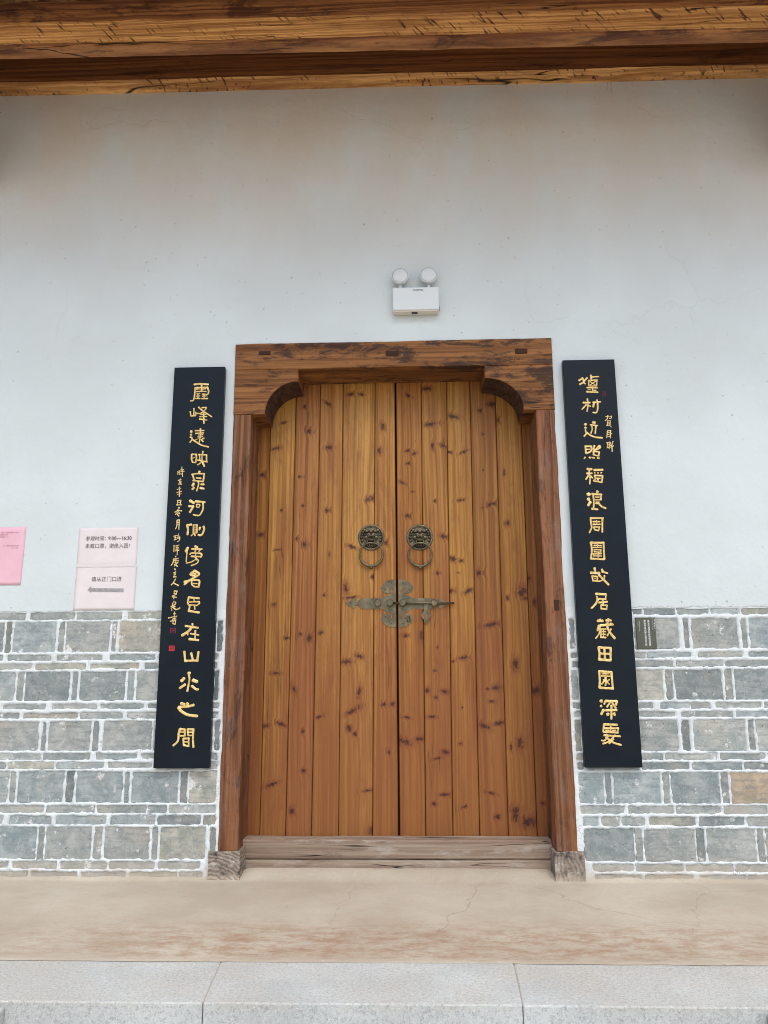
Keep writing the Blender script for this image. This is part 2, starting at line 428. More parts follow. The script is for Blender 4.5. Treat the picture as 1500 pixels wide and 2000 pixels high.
def lacquer_material():
    b = NB('black_lacquer', 0.33, 0.16)
    n = b.noise(b.scale(b.co, (60, 1, 3)), 1.0, 4, 0.6); m = b.noise(b.co, 5.0, 4, 0.6)
    c = b.mix(b.mr(m, 0.3, 0.7), (0.004, 0.008, 0.013), (0.006, 0.011, 0.017))
    return b.done(c, b.mr(m, 0.3, 0.7, 0.3, 0.4), b.bump(n, 0.06, 0.002))


PLASTER = plaster_material(); MORTAR = mortar_material(); BRICK = brick_material()
CONC = concrete_material(); GRANITE = granite_material(); BRASS = brass_material(); GOLD = gold_material(); LACQ = lacquer_material()
FRAME_H = wood('weathered_brown_timber_h', 'X', (0.27, 0.118, 0.036), (0.165, 0.066, 0.021), (0.11, 0.034, 0.014), gen_knots=0.3, blotch=0.8, bsc=(13, 13, 4.2), bth=0.485, rough=0.6, seed=1.0, cracks=0.9, bstr=0.4, fig=0.5, grain=0.7)
FRAME_V = wood('weathered_brown_timber_v', 'Z', (0.235, 0.10, 0.042), (0.13, 0.053, 0.024), (0.11, 0.033, 0.019), gen_knots=0.2, blotch=0.65, bsc=(14, 14, 3.4), bth=0.52, rough=0.55, seed=2.0, wear=0.35, wear_col=(0.2, 0.165, 0.14), cracks=0.9, bstr=0.4, fig=0.55, grain=0.8)
REVEAL = wood('red_brown_timber', 'X', (0.27, 0.085, 0.028), (0.15, 0.045, 0.016), (0.12, 0.03, 0.014), gen_knots=0.12, blotch=0.3, rough=0.5, seed=3.0)
SILL_W = wood('scuffed_grey_timber', 'X', (0.29, 0.225, 0.165), (0.235, 0.165, 0.12), (0.2, 0.105, 0.07), gen_knots=0.12, blotch=0.25, rough=0.8, seed=4.0, wear=0.8, wear_col=(0.38, 0.34, 0.285), cracks=1.0, bstr=0.35, fig=0.35, grain=0.6)


def block_material():
    b = NB('charred_end_grain', 0.9, 0.2)
    v = b.add(b.co, b.n('VectorMath', (b.n('TexNoise', {'Vector': b.co, 'Scale': 9.0, 'Detail': 5.0}, out=1), (0.07, 0.07, 0.07)), operation='MULTIPLY'))
    wv = b.n('TexWave', {'Vector': b.add(b.scale(v, (1, 0.25, 1)), (0.9, 0, 0.06)), 'Scale': 17.0, 'Distortion': 4.0, 'Detail': 5.0}, wave_type='RINGS', rings_direction='Y', out=1)
    n = b.noise(b.co, 15.0, 7, 0.72); f = b.noise(b.co, 110.0, 4, 0.7)
    c = b.mix(wv, (0.28, 0.23, 0.18), (0.19, 0.15, 0.118))
    c = b.mix(b.mr(n, 0.5, 0.64), c, (0.05, 0.05, 0.05)); c = b.mix(b.math('MULTIPLY', b.mr(n, 0.46, 0.36), 0.7), c, (0.46, 0.44, 0.39))
    c = b.mix(b.math('MULTIPLY', b.mr(f, 0.5, 0.7), 0.45), c, (0.40, 0.36, 0.30))
    z = b.xyz()[2]; c = b.mix(b.math('MULTIPLY', b.mr(b.math('ADD', z, b.math('MULTIPLY', n, 0.05)), 0.06, 0.03), 0.7), c, (0.44, 0.37, 0.29))
    return b.done(c, None, b.bump(b.math('ADD', wv, b.math('MULTIPLY', n, 2.0)), 0.6, 0.004))


BLOCK_W = block_material()
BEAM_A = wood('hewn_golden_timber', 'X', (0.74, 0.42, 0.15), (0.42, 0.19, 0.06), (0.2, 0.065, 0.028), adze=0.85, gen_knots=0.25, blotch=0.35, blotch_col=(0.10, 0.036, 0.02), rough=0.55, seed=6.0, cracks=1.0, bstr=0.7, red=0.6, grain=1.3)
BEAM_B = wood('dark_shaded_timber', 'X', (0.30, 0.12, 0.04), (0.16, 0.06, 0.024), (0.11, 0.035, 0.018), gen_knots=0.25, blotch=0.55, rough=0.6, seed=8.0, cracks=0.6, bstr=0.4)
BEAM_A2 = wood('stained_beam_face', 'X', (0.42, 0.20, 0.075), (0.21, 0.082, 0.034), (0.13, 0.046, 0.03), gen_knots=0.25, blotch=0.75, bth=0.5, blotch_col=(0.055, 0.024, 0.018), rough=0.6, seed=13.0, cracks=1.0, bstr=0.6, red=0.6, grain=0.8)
DARKHOLE = flat('dark_mortise', (0.05, 0.028, 0.019), 0.9, 0.1)
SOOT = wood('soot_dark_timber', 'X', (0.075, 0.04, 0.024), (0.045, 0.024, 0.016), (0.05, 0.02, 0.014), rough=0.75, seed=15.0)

# ------------------------------------------------------------------ ground, steps, porch
gm = NB('courtyard_paving', 0.85, 0.25)
gt = gm.n('TexBrick', {'Vector': gm.scale(gm.co, (1, 1, 1)), 'Color1': (0.54, 0.445, 0.335, 1), 'Color2': (0.58, 0.485, 0.37, 1), 'Mortar': (0.2, 0.19, 0.17, 1), 'Scale': 1.0, 'Mortar Size': 0.008, 'Brick Width': 0.9, 'Row Height': 0.45})
gm.done(gm.mix(gm.math('MULTIPLY', gm.noise(gm.co, 2.0, 6, 0.65), 0.4), gt, (0.48, 0.385, 0.28)), None, gm.bump(gm.noise(gm.co, 60.0, 4), 0.3, 0.005))
GZ = -0.64
struct(mesh('ground', [(-150, -150, GZ), (150, -150, GZ), (150, 150, GZ), (-150, 150, GZ)], [(0, 1, 2, 3)], gm.m))

WX0, WX1 = -3.15, 2.95                       # house wall ends
KY0, KY1 = -1.425, -1.083                    # kerb front and back
DX0, DX1 = -0.818, 0.636                     # doorway between the jambs
# porch floor with a mortar apron ramping up to the threshold
nx, ny = 300, 64
xs = np.linspace(WX0 - 0.1, WX1 + 0.1, nx); ys = np.linspace(KY1 - 0.004, 0.14, ny)
vs, fs = [], []
for j, yv in enumerate(ys):
    for i, xv in enumerate(xs):
        t = max(0.0, min(1.0, (yv + 0.05) / 0.15)); t = t * t * (3 - 2 * t)
        sx = max(0.0, min(1.0, (xv - DX0 + 0.005) / 0.03)) * max(0.0, min(1.0, (DX1 + 0.005 - xv) / 0.03))
        zz = 0.03 * t * sx + 0.0022 * mnoise.noise((xv * 3, yv * 3, 0)) + 0.0008 * mnoise.noise((xv * 17, yv * 17, 0))
        # a fillet of dirt against the wall foot
        e = max(0.0, min(1.0, (yv + 0.035) / 0.035)) * (1 - sx); zz += e * e * (0.018 + 0.012 * mnoise.noise((xv * 9, 0, 2)))
        if j == 0: yy_, zz = KY1 - 0.012 + 0.006 * mnoise.noise((xv * 6, 2.2, 0)) + 0.003 * mnoise.noise((xv * 40, 2.2, 0)), 0.0012
        elif j == 1: yy_, zz = KY1 - 0.002, max(zz, 0.003)
        else: yy_ = yv
        vs.append((xv, yy_, zz))
for j in range(ny - 1):
    for i in range(nx - 1):
        a = j * nx + i; fs.append((a, a + 1, a + nx + 1, a + nx))
struct(mesh('porch_floor', vs, fs, CONC, smooth=True))
plinth = flat('plinth_stone', (0.38, 0.36, 0.33), 0.9, 0.2, var=0.2, sc=9.0, bst=0.4)
struct(bmobj('porch_plinth', bbox(WX0 - 0.12, WX1 + 0.12, KY1 + 0.004, 0.6, GZ - 0.05, -0.03), plinth))

kerb = link(bpy.data.objects.new('kerb', None)); kerb.location = (0, KY0, -0.16); struct(kerb)
kx = [-3.3, -2.62, -1.625, -0.618, 0.299, 1.32, 2.31, 3.1]
for i, (a, c) in enumerate(zip(kx, kx[1:])):
    bm = bbox(a + 0.0011, c - 0.0011, KY0, KY1 - 0.001, -0.16, 0.0, 0.004, 2)
    sh = 0.02 if i == 2 else (-0.006 if i == 4 else 0)       # joints are not square to the edge
    for v in bm.verts:
        if v.co.x > c - 0.03 and kx[i + 1] in (-0.618, 0.299): v.co.x += (0.014 if kx[i + 1] < 0 else -0.008) * (1 if v.co.y < -1.25 else -1)
        if v.co.x < a + 0.03 and a in (-0.618, 0.299): v.co.x += (0.014 if a < 0 else -0.008) * (1 if v.co.y < -1.25 else -1)
        v.co.z += 0.0012 * math.sin(i * 2.3 + v.co.x)
    bmobj('kerb_stone', bm, GRANITE, kerb)
bmobj('joint_fill', bbox(kx[0] + 0.01, kx[-1] - 0.01, KY0 + 0.012, KY1 - 0.003, -0.155, -0.0030), flat('dirty_joint', (0.36, 0.33, 0.28), 0.95, 0.1), kerb)

SX0, SX1 = -1.166, 0.952
steps = link(bpy.data.objects.new('steps', None)); steps.location = (0, KY0 - 0.5, GZ); struct(steps)
for k in range(3):
    y1 = KY0 - 0.002 - 0.32 * k; zt = -0.16 - 0.16 * k
    bmobj('step_slab', bbox(SX0 + 0.006, SX1 - 0.006, y1 - 0.32 + 0.002, y1 + (0.0 if k == 0 else 0.001), GZ - 0.02, zt - 0.001, 0.006, 2), GRANITE, steps)
for (a, c) in ((SX0 - 0.34, SX0), (SX1, SX1 + 0.34)):
    bm = bmesh.new(); yf, yb = KY0 - 1.12, KY0 - 0.003
    prof = [(yb, GZ - 0.02), (yb, -0.012), (yb - 0.02, -0.014), (yf, GZ + 0.05), (yf, GZ - 0.02)]
    L = [bm.verts.new((a, y, z)) for y, z in prof]; R = [bm.verts.new((c, y, z)) for y, z in prof]
    bm.faces.new(L); bm.faces.new(list(reversed(R)))
    for i in range(5): bm.faces.new((L[i], R[i], R[(i + 1) % 5], L[(i + 1) % 5]))
    bmesh.ops.recalc_face_normals(bm, faces=bm.faces[:])
    bmesh.ops.bevel(bm, geom=list(bm.edges), offset=0.006, segments=2, profile=0.5, affect='EDGES')
    bmobj('cheek_stone', bm, GRANITE, steps)

# ------------------------------------------------------------------ house wall
FX0, FX1, FZ1 = -0.905, 0.726, 2.611        # rough opening in the plaster
PZ = 1.223
wall = thing('house_wall', 'white plastered house wall standing on a grey brick base', 'wall', (0, 0, 0))
rnd = random.Random(3)


def wob(x): return 0.006 * mnoise.noise((x * 7, 1.2, 0)) + 0.003 * mnoise.noise((x * 31, 5.2, 0))


outline = [(WX0, PZ)]
x = WX0 + 0.02
while x < FX0 - 0.02: outline.append((x, PZ + wob(x))); x += 0.02
outline.append((FX0, PZ))
z = PZ + 0.03
while z < FZ1 - 0.02: outline.append((FX0 + 0.003 * mnoise.noise((z * 9, 0, 0)), z)); z += 0.03
outline.append((FX0, FZ1))
x = FX0 + 0.02
while x < FX1 - 0.02: outline.append((x, FZ1 + 0.003 * mnoise.noise((x * 14, 3, 0)) + 0.002 * mnoise.noise((x * 50, 3, 0)))); x += 0.02
outline.append((FX1, FZ1))
z = FZ1 - 0.03
while z > PZ + 0.02: outline.append((FX1 + 0.003 * mnoise.noise((z * 9, 4, 0)), z)); z -= 0.03
outline.append((FX1, PZ - 0.006))
x = FX1 + 0.02
while x < WX1 - 0.01: outline.append((x, PZ - 0.006 + wob(x))); x += 0.02
outline += [(WX1, PZ - 0.006), (WX1, 4.6), (WX0, 4.6)]
bm = bmesh.new(); plate(bm, outline, -0.007, 0.34)
bmesh.ops.recalc_face_normals(bm, faces=bm.faces[:])
bmobj('plaster', bm, PLASTER, wall)

# brick courses measured from the photograph: zoomed x spans for every course
LZ = lambda u, v: (u / 3.125, 1180 + v / 3.125)
RZ = lambda u, v: (1060 + u / 3.409, 1160 + v / 3.409)
LEFT = [
    (48, 96, [(-40, 160), (185, 460), (470, 745), (780, 1000), (1010, 1240)]),
    (107, 295, [(-60, 28), (36, 74), (82, 345), (357, 395), (404, 672), (682, 715), (727, 992), (1002, 1040), (1052, 1312), (1324, 1360)]),
    (308, 345, [(-200, 20), (50, 318), (345, 632), (668, 950), (975, 1240), (1258, 1330)]),
    (362, 398, [(-110, 200), (218, 525), (550, 852), (885, 1180), (1200, 1325)]),
    (411, 590, [(-160, 95), (105, 148), (156, 428), (441, 478), (488, 767), (780, 823), (834, 1090), (1100, 1140), (1150, 1298), (1308, 1334)]),
    (608, 641, [(-260, -5), (20, 285), (320, 592), (615, 885), (900, 1180), (1192, 1338)]),
    (660, 700, [(-180, 122), (142, 478), (492, 752), (775, 1060), (1075, 1334)]),
    (712, 895, [(-100, 240), (253, 287), (296, 556), (568, 605), (630, 930), (940, 975), (986, 1250), (1262, 1298), (1308, 1342)]),
    (908, 950, [(-60, 255), (266, 552), (588, 845), (858, 1120), (1135, 1328)]),
    (961, 1005, [(-230, 40), (50, 330), (346, 640), (660, 940), (955, 1230), (1245, 1330)]),
    (1018, 1213, [(-210, 53), (62, 98), (109, 392), (403, 454), (466, 750), (760, 793), (804, 1090), (1100, 1146), (1156, 1322)]),
    (1225, 1275, [(-5, 272), (282, 584), (592, 895), (904, 1020), (1030, 1320)]),
    (1286, 1345, [(-210, 20), (55, 318), (340, 655), (676, 950), (962, 1228), (1241, 1316)]),
    (1356, 1556, [(-50, 225), (233, 271), (280, 560), (571, 624), (636, 915), (928, 964), (976, 1256), (1280, 1318)]),
    (1566, 1616, [(-210, 55), (75, 350), (369, 655), (666, 948), (963, 1225)]),
    (1630, 1675, [(-130, 165), (192, 475), (492, 770), (790, 1080), (1095, 1240)])]
RIGHT = [
    (92, 140, [(300, 575), (590, 660), (668, 880), (888, 1105), (1113, 1310), (1322, 1560)]),
    (162, 366, [(176, 215), (228, 580), (606, 905), (936, 974), (989, 1300), (1320, 1360), (1372, 1640)]),
    (386, 426, [(184, 230), (245, 585), (606, 682), (692, 988), (1030, 1328), (1366, 1660)]),
    (443, 486, [(196, 236), (250, 590), (612, 868), (882, 1200), (1212, 1520)]),
    (502, 706, [(190, 236), (250, 598), (610, 802), (817, 866), (877, 1195), (1210, 1262), (1276, 1600)]),
    (722, 763, [(200, 250), (270, 610), (632, 735), (780, 980), (986, 1115), (1144, 1455), (1470, 1720)]),
    (781, 820, [(206, 250), (262, 606), (630, 888), (916, 1265), (1285, 1610)]),
    (836, 1046, [(216, 256), (266, 606), (640, 903), (920, 980), (1000, 1350), (1367, 1410), (1422, 1700)]),
    (1060, 1105, [(222, 300), (320, 640), (655, 800), (812, 1160), (1176, 1485), (1495, 1760)]),
    (1120, 1171, [(228, 275), (287, 645), (660, 975), (992, 1325), (1337, 1640)]),
    (1186, 1396, [(238, 407), (416, 457), (469, 785), (797, 844), (854, 1178), (1187, 1238), (1250, 1620)]),
    (1406, 1466, [(250, 552), (562, 872), (882, 1190), (1199, 1495), (1505, 1760)]),
    (1481, 1546, [(266, 372), (384, 510), (522, 682), (697, 1020), (1036, 1345), (1356, 1640)]),
    (1560, 1782, [(274, 610), (617, 664), (674, 1014), (1024, 1080), (1089, 1418), (1427, 1475), (1484, 1760)]),
    (1796, 1850, [(332, 605), (616, 938), (946, 1270), (1280, 1600)]),
    (1868, 1912, [(350, 660), (682, 1000), (1040, 1350), (1362, 1640)])]


def courses(data, Z, side):
    out = []
    for ci, (v0, v1, spans) in enumerate(data):
        vm = (v0 + v1) / 2
        um = 500 if side < 0 else 900
        z1 = atY(*Z(um, v0)).z; z0 = atY(*Z(um, v1)).z
        row = [(atY(*Z(a, vm)).x, atY(*Z(c, vm)).x) for a, c in spans]
        big = (z1 - z0) > 0.1
        # carry the course on to the end of the wall
        rr = random.Random(ci * 17 + (5 if side < 0 else 9)); flip = (row[0] if side < 0 else row[-1])
        narrow = (flip[1] - flip[0]) > 0.08
        while True:
            edge = row[0][0] if side < 0 else row[-1][1]
            wdt = (0.042 if (big and narrow) else 0.29 if big else rr.uniform(0.25, 0.29)) * rr.uniform(0.95, 1.05)
            gap = rr.uniform(0.009, 0.018); narrow = not narrow
            if side < 0:
                e = edge - gap
                if e - 0.03 < WX0 + 0.01: break
                row.insert(0, (max(WX0 + 0.006, e - wdt), e))
            else:
                e = edge + gap
                if e + 0.03 > WX1 - 0.01: break
                row.append((e, min(WX1 - 0.006, e + wdt)))
        for a, c in row: out.append((a, c, z0, z1, big))
    return out


def brick_tint(rr, big, a, c, z0, z1):
    k = rr.random()
    if k < 0.11: t = (1.10, 1.02, 0.92)        # buff
    elif k < 0.28: t = (0.90, 0.96, 1.02)      # blue-grey
    elif k < 0.36: t = (0.74, 0.77, 0.80)      # dark
    else: t = (1.0, 1.0, 1.0)
    if (c - a) < 0.06: kk = rr.uniform(0.62, 0.95); t = tuple(v * kk for v in t)
    g = rr.uniform(0.88, 1.12)
    return (t[0] * g, t[1] * g, t[2] * g, 1)


sides = []
for side, data, Z in ((-1, LEFT, LZ), (1, RIGHT, RZ)):
    bl = courses(data, Z, side); sides.append(bl)
    X0, X1 = (WX0, -0.9) if side < 0 else (0.722, WX1)
    gx = np.arange(X0, X1 + 0.0035, 0.007); gx[-1] = X1; gz = np.arange(-0.03, PZ + 0.012, 0.007)
    GX, GZZ = np.meshgrid(gx, gz)
    S = np.full(GX.shape, -1.0)
    for a, c, z0, z1, big in bl:
        S = np.maximum(S, np.minimum(np.minimum(GX - a, c - GX), np.minimum(GZZ - z0, z1 - GZZ)))
    nz = np.array([[mnoise.noise((xx * 28, 3.0 * side, zz * 28)) + 0.7 * mnoise.noise((xx * 75, 9.0 * side, zz * 75)) for xx in gx] for zz in gz])
    lo = np.array([[mnoise.noise((xx * 5, 7.0 * side, zz * 5)) for xx in gx] for zz in gz])
    se = S + nz * 0.0052 - np.clip(lo, 0, 1) * 0.006
    # mortar fillet at the jamb and dirt at the wall foot creep over the bricks
    YY = -0.0062 + np.clip(se / 0.012, -0.15, 1) * 0.022 + nz * 0.0008
    vv = [(GX[j, i], YY[j, i], GZZ[j, i]) for j in range(len(gz)) for i in range(len(gx))]
    n = len(gx)
    ff = [(j * n + i, j * n + i + 1, (j + 1) * n + i + 1, (j + 1) * n + i) for j in range(len(gz) - 1) for i in range(n - 1)]
    base = mesh('brick_base', vv, ff, MORTAR, wall, True)
    rr = random.Random(11 + side)
    for a, c, z0, z1, big in bl:
        yf = -0.0045 + rr.uniform(-0.0016, 0.0012)
        bm = bbox(a - 0.001, c + 0.001, yf, 0.08, z0 - 0.001, z1 + 0.001)
        ed = [e for e in bm.edges if all(v.co.y < 0 for v in e.verts)]
        bmesh.ops.bevel(bm, geom=ed, offset=0.003, segments=1, affect='EDGES')
        ta, tb = rr.uniform(-0.004, 0.004), rr.uniform(-0.003, 0.003)
        for v in bm.verts:
            v.co.y += (v.co.x - (a + c) / 2) * ta + (v.co.z - (z0 + z1) / 2) * tb * 2
            v.co.z += rr.uniform(-0.0012, 0.0012)
        o = bmobj('brick', bm, BRICK, base)
        o.color = brick_tint(rr, big, a, c, z0, z1)
        # particular bricks of the photograph
        if side > 0 and big and a > 1.0 and 0.3 < z0 < 0.55 and abs(a - atY(*RZ(1250, 1290)).x) < 0.02: o.color = (1.15, 0.86, 0.66, 1)
        if side < 0 and c > -1.0 and (c - a) < 0.05 and z0 > 0.7: o.color = (0.35, 0.4, 0.46, 1)
# masonry core behind the brick face
core = flat('masonry_core', (0.3, 0.3, 0.29), 0.95, 0.1)
bmobj('core', bbox(WX0 + 0.01, FX0 - 0.02, 0.084, 0.33, -0.03, PZ - 0.03), core, wall)
bmobj('core', bbox(FX1 + 0.02, WX1 - 0.01, 0.084, 0.33, -0.03, PZ - 0.03), core, wall)

# ------------------------------------------------------------------ eaves
eave = thing('roof_eave', 'tiled roof eave with long hewn timber beams over the white wall', 'roof', (0, -0.4, 3.6))
v, f = rough_beam('X', WX0 - 0.2, WX1 + 0.2, -0.085, 0.10, 4.142, 4.385, 120, 0.004, 0.022, 21, 2.5)
# the wall plate drops slightly to the right
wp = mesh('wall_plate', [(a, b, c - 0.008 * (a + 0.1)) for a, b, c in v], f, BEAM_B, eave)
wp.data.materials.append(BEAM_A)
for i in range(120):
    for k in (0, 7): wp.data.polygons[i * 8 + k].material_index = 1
bm_v, bm_f = [], []
AY0, AY1, AZ0, AZ1 = -0.586, -0.478, 3.950, 4.185
# front beam: adzed chamfer along its lower front arris
ring = [(AY1, AZ0 + 0.006), (AY1, AZ1), (AY0, AZ1), (AY0, AZ0 + 0.115), (AY0 + 0.005, AZ0 + 0.10), (AY0 + 0.03, AZ0 + 0.02), (AY0 + 0.036, AZ0)]
SEG = 200
for i in range(SEG + 1):
    a = WX0 - 0.2 + (WX1 - WX0 + 0.4) * i / SEG
    for k, (yy, zz) in enumerate(ring):
        j = 0.0045 if k in (3, 4, 5, 6) else 0.002
        bm_v.append((a, yy + j * mnoise.noise((a * 5, k * 4.1, 0)) + 0.5 * j * mnoise.noise((a * 31, k * 4.1, 3)),
                     zz + j * mnoise.noise((a * 5, k * 4.1, 9)) + 0.5 * j * mnoise.noise((a * 31, k * 2.1, 5)) - 0.012 * (a + 0.1)))
nr = len(ring)
for i in range(SEG):
    for k in range(nr): bm_f.append((i * nr + k, i * nr + (k + 1) % nr, (i + 1) * nr + (k + 1) % nr, (i + 1) * nr + k))
bm_f += [tuple(range(nr - 1, -1, -1)), tuple(SEG * nr + k for k in range(nr))]
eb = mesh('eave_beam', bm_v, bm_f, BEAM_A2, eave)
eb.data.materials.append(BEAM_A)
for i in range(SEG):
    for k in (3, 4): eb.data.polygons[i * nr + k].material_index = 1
# bracket beams let into the wall
for bx0, bx1 in ((-2.5, -2.305), (2.0, 2.19)):
    bm = bmesh.new(); yb, yf = 0.05, -0.66
    prof = [(yb, 3.575), (-0.25, 3.60), (yf, 3.78), (yf, 3.928), (yb, 3.928)]
    L = [bm.verts.new((bx0, y, z)) for y, z in prof]; R = [bm.verts.new((bx1, y, z)) for y, z in prof]
    bm.faces.new(L); bm.faces.new(list(reversed(R))); n = len(prof)
    for i in range(n): bm.faces.new((L[i], R[i], R[(i + 1) % n], L[(i + 1) % n]))
    bmesh.ops.recalc_face_normals(bm, faces=bm.faces[:]); bmesh.ops.bevel(bm, geom=list(bm.edges), offset=0.01, segments=1, affect='EDGES')
    bmobj('bracket_beam', bm, FRAME_V, eave)
# rafters, roof boards, tile rows
sl_ = 0.46                                   # fall per metre


def roofz(y): return 4.215 + (y - AY0) * sl_


RAFT = wood('rafter_timber', 'Z', (0.46, 0.26, 0.12), (0.3, 0.15, 0.065), (0.2, 0.09, 0.04), gen_knots=0.15, blotch=0.3, rough=0.7, seed=9.0)
proto = None
for i in range(24):
    xx = WX0 - 0.1 + i * (WX1 - WX0 + 0.2) / 23
    if proto is None:
        bm = bmesh.new(); w2 = 0.04
        pr = [(-1.08, roofz(-1.08)), (0.9, roofz(0.9))]
        vs8 = [bm.verts.new((s * w2, y, z + h)) for y, z in pr for s, h in ((-1, 0), (1, 0), (1, 0.06), (-1, 0.06))]
        for q in ((0, 1, 5, 4), (1, 2, 6, 5), (2, 3, 7, 6), (3, 0, 4, 7), (3, 2, 1, 0), (4, 5, 6, 7)): bm.faces.new([vs8[k] for k in q])
        bmesh.ops.recalc_face_normals(bm, faces=bm.faces[:])
        o = proto = bmobj('rafter', bm, RAFT, eave)
    else:
        o = link(proto.copy()); o.parent = eave; o.matrix_parent_inverse = proto.matrix_parent_inverse
    o.location = (xx, 0, 0)
bm = bmesh.new()
c8 = [(x, y, roofz(y) + h) for x in (WX0 - 0.3, WX1 + 0.3) for y in (-1.13, 1.2) for h in (0.061, 0.10)]
vv = [bm.verts.new(p) for p in c8]
for q in ((0, 1, 3, 2), (4, 6, 7, 5), (0, 4, 5, 1), (2, 3, 7, 6), (0, 2, 6, 4), (1, 5, 7, 3)): bm.faces.new([vv[k] for k in q])
bmesh.ops.recalc_face_normals(bm, faces=bm.faces[:]); bmobj('roof_board', bm, RAFT, eave)
TILE = flat('grey_roof_tile', (0.12, 0.125, 0.13), 0.9, 0.2, var=0.3, sc=8.0, bst=0.3)
proto = None; nt_ = 34
for i in range(nt_):
    xx = WX0 - 0.2 + i * (WX1 - WX0 + 0.4) / (nt_ - 1)
    if proto is None:
        bm = bmesh.new(); pts = []
        for y in (-1.19, 1.2):
            pts.append([bm.verts.new((0.093 * math.cos(t), y, roofz(y) + 0.099 + 0.05 * math.sin(t))) for t in np.linspace(0, math.pi, 7)])
        for k in range(6): bm.faces.new((pts[0][k], pts[0][k + 1], pts[1][k + 1], pts[1][k]))
        bm.faces.new(pts[0]); bm.faces.new(list(reversed(pts[1])))
        proto = o = bmobj('tile_row', bm, TILE, eave)
    else:
        o = link(proto.copy()); o.parent = eave; o.matrix_parent_inverse = proto.matrix_parent_inverse
    o.location = (xx, 0, 0)

# ------------------------------------------------------------------ door frame
FY = -0.016
frame = thing('door_frame', 'weathered brown timber door frame with carved corner brackets and low threshold', 'door frame', (-0.09, 0.1, 0))
v, f = rough_beam('X', -0.909, 0.731, FY, 0.208, 2.468, 2.613, 90, 0.0028, 0.004, 31, 5)
mesh('lintel', v, f, FRAME_H, frame)
for (a, c, sd) in ((-0.908, -0.815, 1), (0.634, 0.730, 2)):
    v, f = rough_beam('Z', 0.128, 2.2225, a, c, FY, 0.208, 110, 0.0042, 0.005, 40 + sd, 4)
    mesh('jamb', v, f, FRAME_V, frame)
for s in (-1, 1):
    if s < 0: xo, xi, xt, zb, zt = -0.9085, -0.578, -0.745, 2.2245, 2.4665
    else: xo, xi, xt, zb, zt = 0.7305, 0.383, 0.574, 2.2245, 2.4665
    zc = 2.40; pts = [(xo, zb), (xo, zt), (xi, zt), (xi, zc)]
    for k in range(1, 13):
        t = math.pi / 2 * k / 12
        pts.append((xi + (xt - xi) * math.sin(t), zb + 0.004 + (zc - zb - 0.004) * math.cos(t)))
    pts.append((xt, zb))
    if s > 0: pts = [p for p in pts]
    bm = bmesh.new(); plate(bm, pts, FY - 0.001, 0.205)
    bmesh.ops.recalc_face_normals(bm, faces=bm.faces[:])
    fr = [e for e in bm.edges if all(vv_.co.y < 0 for vv_ in e.verts)]
    bmesh.ops.bevel(bm, geom=fr, offset=0.003, segments=1, affect='EDGES')
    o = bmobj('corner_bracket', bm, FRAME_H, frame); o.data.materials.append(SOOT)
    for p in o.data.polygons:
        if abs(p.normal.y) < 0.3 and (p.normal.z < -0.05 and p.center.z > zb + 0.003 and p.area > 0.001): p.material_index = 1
# dark end-grain pegs
for (px, py, wx, wz, part) in ((517, 690, 0.062, 0.022, 0), (766, 690, 0.066, 0.024, 0), (1018, 686, 0.062, 0.026, 0), (1087, 1182, 0.026, 0.052, 0), (462 + 2, 1325, 0.02, 0.05, 0)):
    if px == 464: continue
    p = atY(px, py, FY)
    bmobj('peg', bbox(p.x - wx / 2, p.x + wx / 2, FY - 0.0045, FY + 0.02, p.z - wz / 2, p.z + wz / 2, 0.002), DARKHOLE, frame)
v, f = rough_beam('X', -0.822, 0.640, 0.098, 0.209, 0.068, 0.1545, 80, 0.0022, 0.008, 51, 4)
mesh('threshold', v, f, SILL_W, frame)
v, f = rough_beam('X', -0.80, 0.625, 0.101, 0.209, -0.02, 0.0655, 80, 0.003, 0.005, 52, 4)
mesh('sill_board', v, f, SILL_W, frame)
for (a, c, sd) in ((-0.948, -0.803, 61), (0.624, 0.758, 62)):
    v, f = rough_beam('X', a, c, FY - 0.006, 0.097, -0.02, 0.127, 14, 0.004, 0.004, sd, 9)
    mesh('foot_block', v, f, BLOCK_W, frame)

# ------------------------------------------------------------------ door leaves
DY = 0.215
LE_T = [(503, 995), (524, 995), (573, 995), (621.4, 995), (667.8, 995), (731.3, 995), (774.2, 995)]
LE_B = [(485, 1592), (508, 1592), (558.5, 1592), (609, 1592), (661.5, 1592), (728, 1592), (776.2, 1592)]
RE_T = [(776.6, 893), (823.8, 893), (874, 893), (920.6, 893), (971, 893), (1021, 893), (1042, 893)]
RE_B = [(778.6, 1592), (831, 1592), (884, 1592), (936, 1592), (992, 1592), (1048, 1592), (1070, 1592)]
LT = [((700, 0), )]
KN = []


def K(ox, oy, s, rows):
    for (u, v_, w_, h_, a_) in rows:
        p = atY(ox + u / s, oy + v_ / s, DY); KN.append((p.x, p.z, w_ / s / 395.0, h_ / s / 395.0, math.radians(a_)))


# knots traced from the photograph: zoomed position, half size, tilt
K(420, 640, 3.947, [(530, 732, 28, 12, 20), (470, 930, 42, 14, 10), (725, 795, 30, 22, -30), (690, 610, 14, 14, 0), (880, 925, 32, 20, 0), (1295, 760, 18, 36, 10),
                    (1190, 1320, 40, 22, 20), (365, 1135, 28, 24, 0), (350, 1597, 26, 20, 0), (655, 1150, 16, 12, 0), (630, 1627, 16, 16, 0), (690, 1672, 24, 24, 0),
                    (865, 1408, 20, 20, 0), (1045, 512, 36, 16, 10), (1130, 515, 26, 14, 0), (870, 585, 40, 12, -35), (1265, 950, 18, 30, 0), (480, 1712, 26, 8, 10),
                    (1055, 1690, 46, 14, -20), (1318, 1660, 16, 24, -20), (675, 1372, 10, 10, 0), (300, 1330, 14, 14, 0), (880, 1748, 8, 22, 0), (515, 1408, 14, 10, 0)])
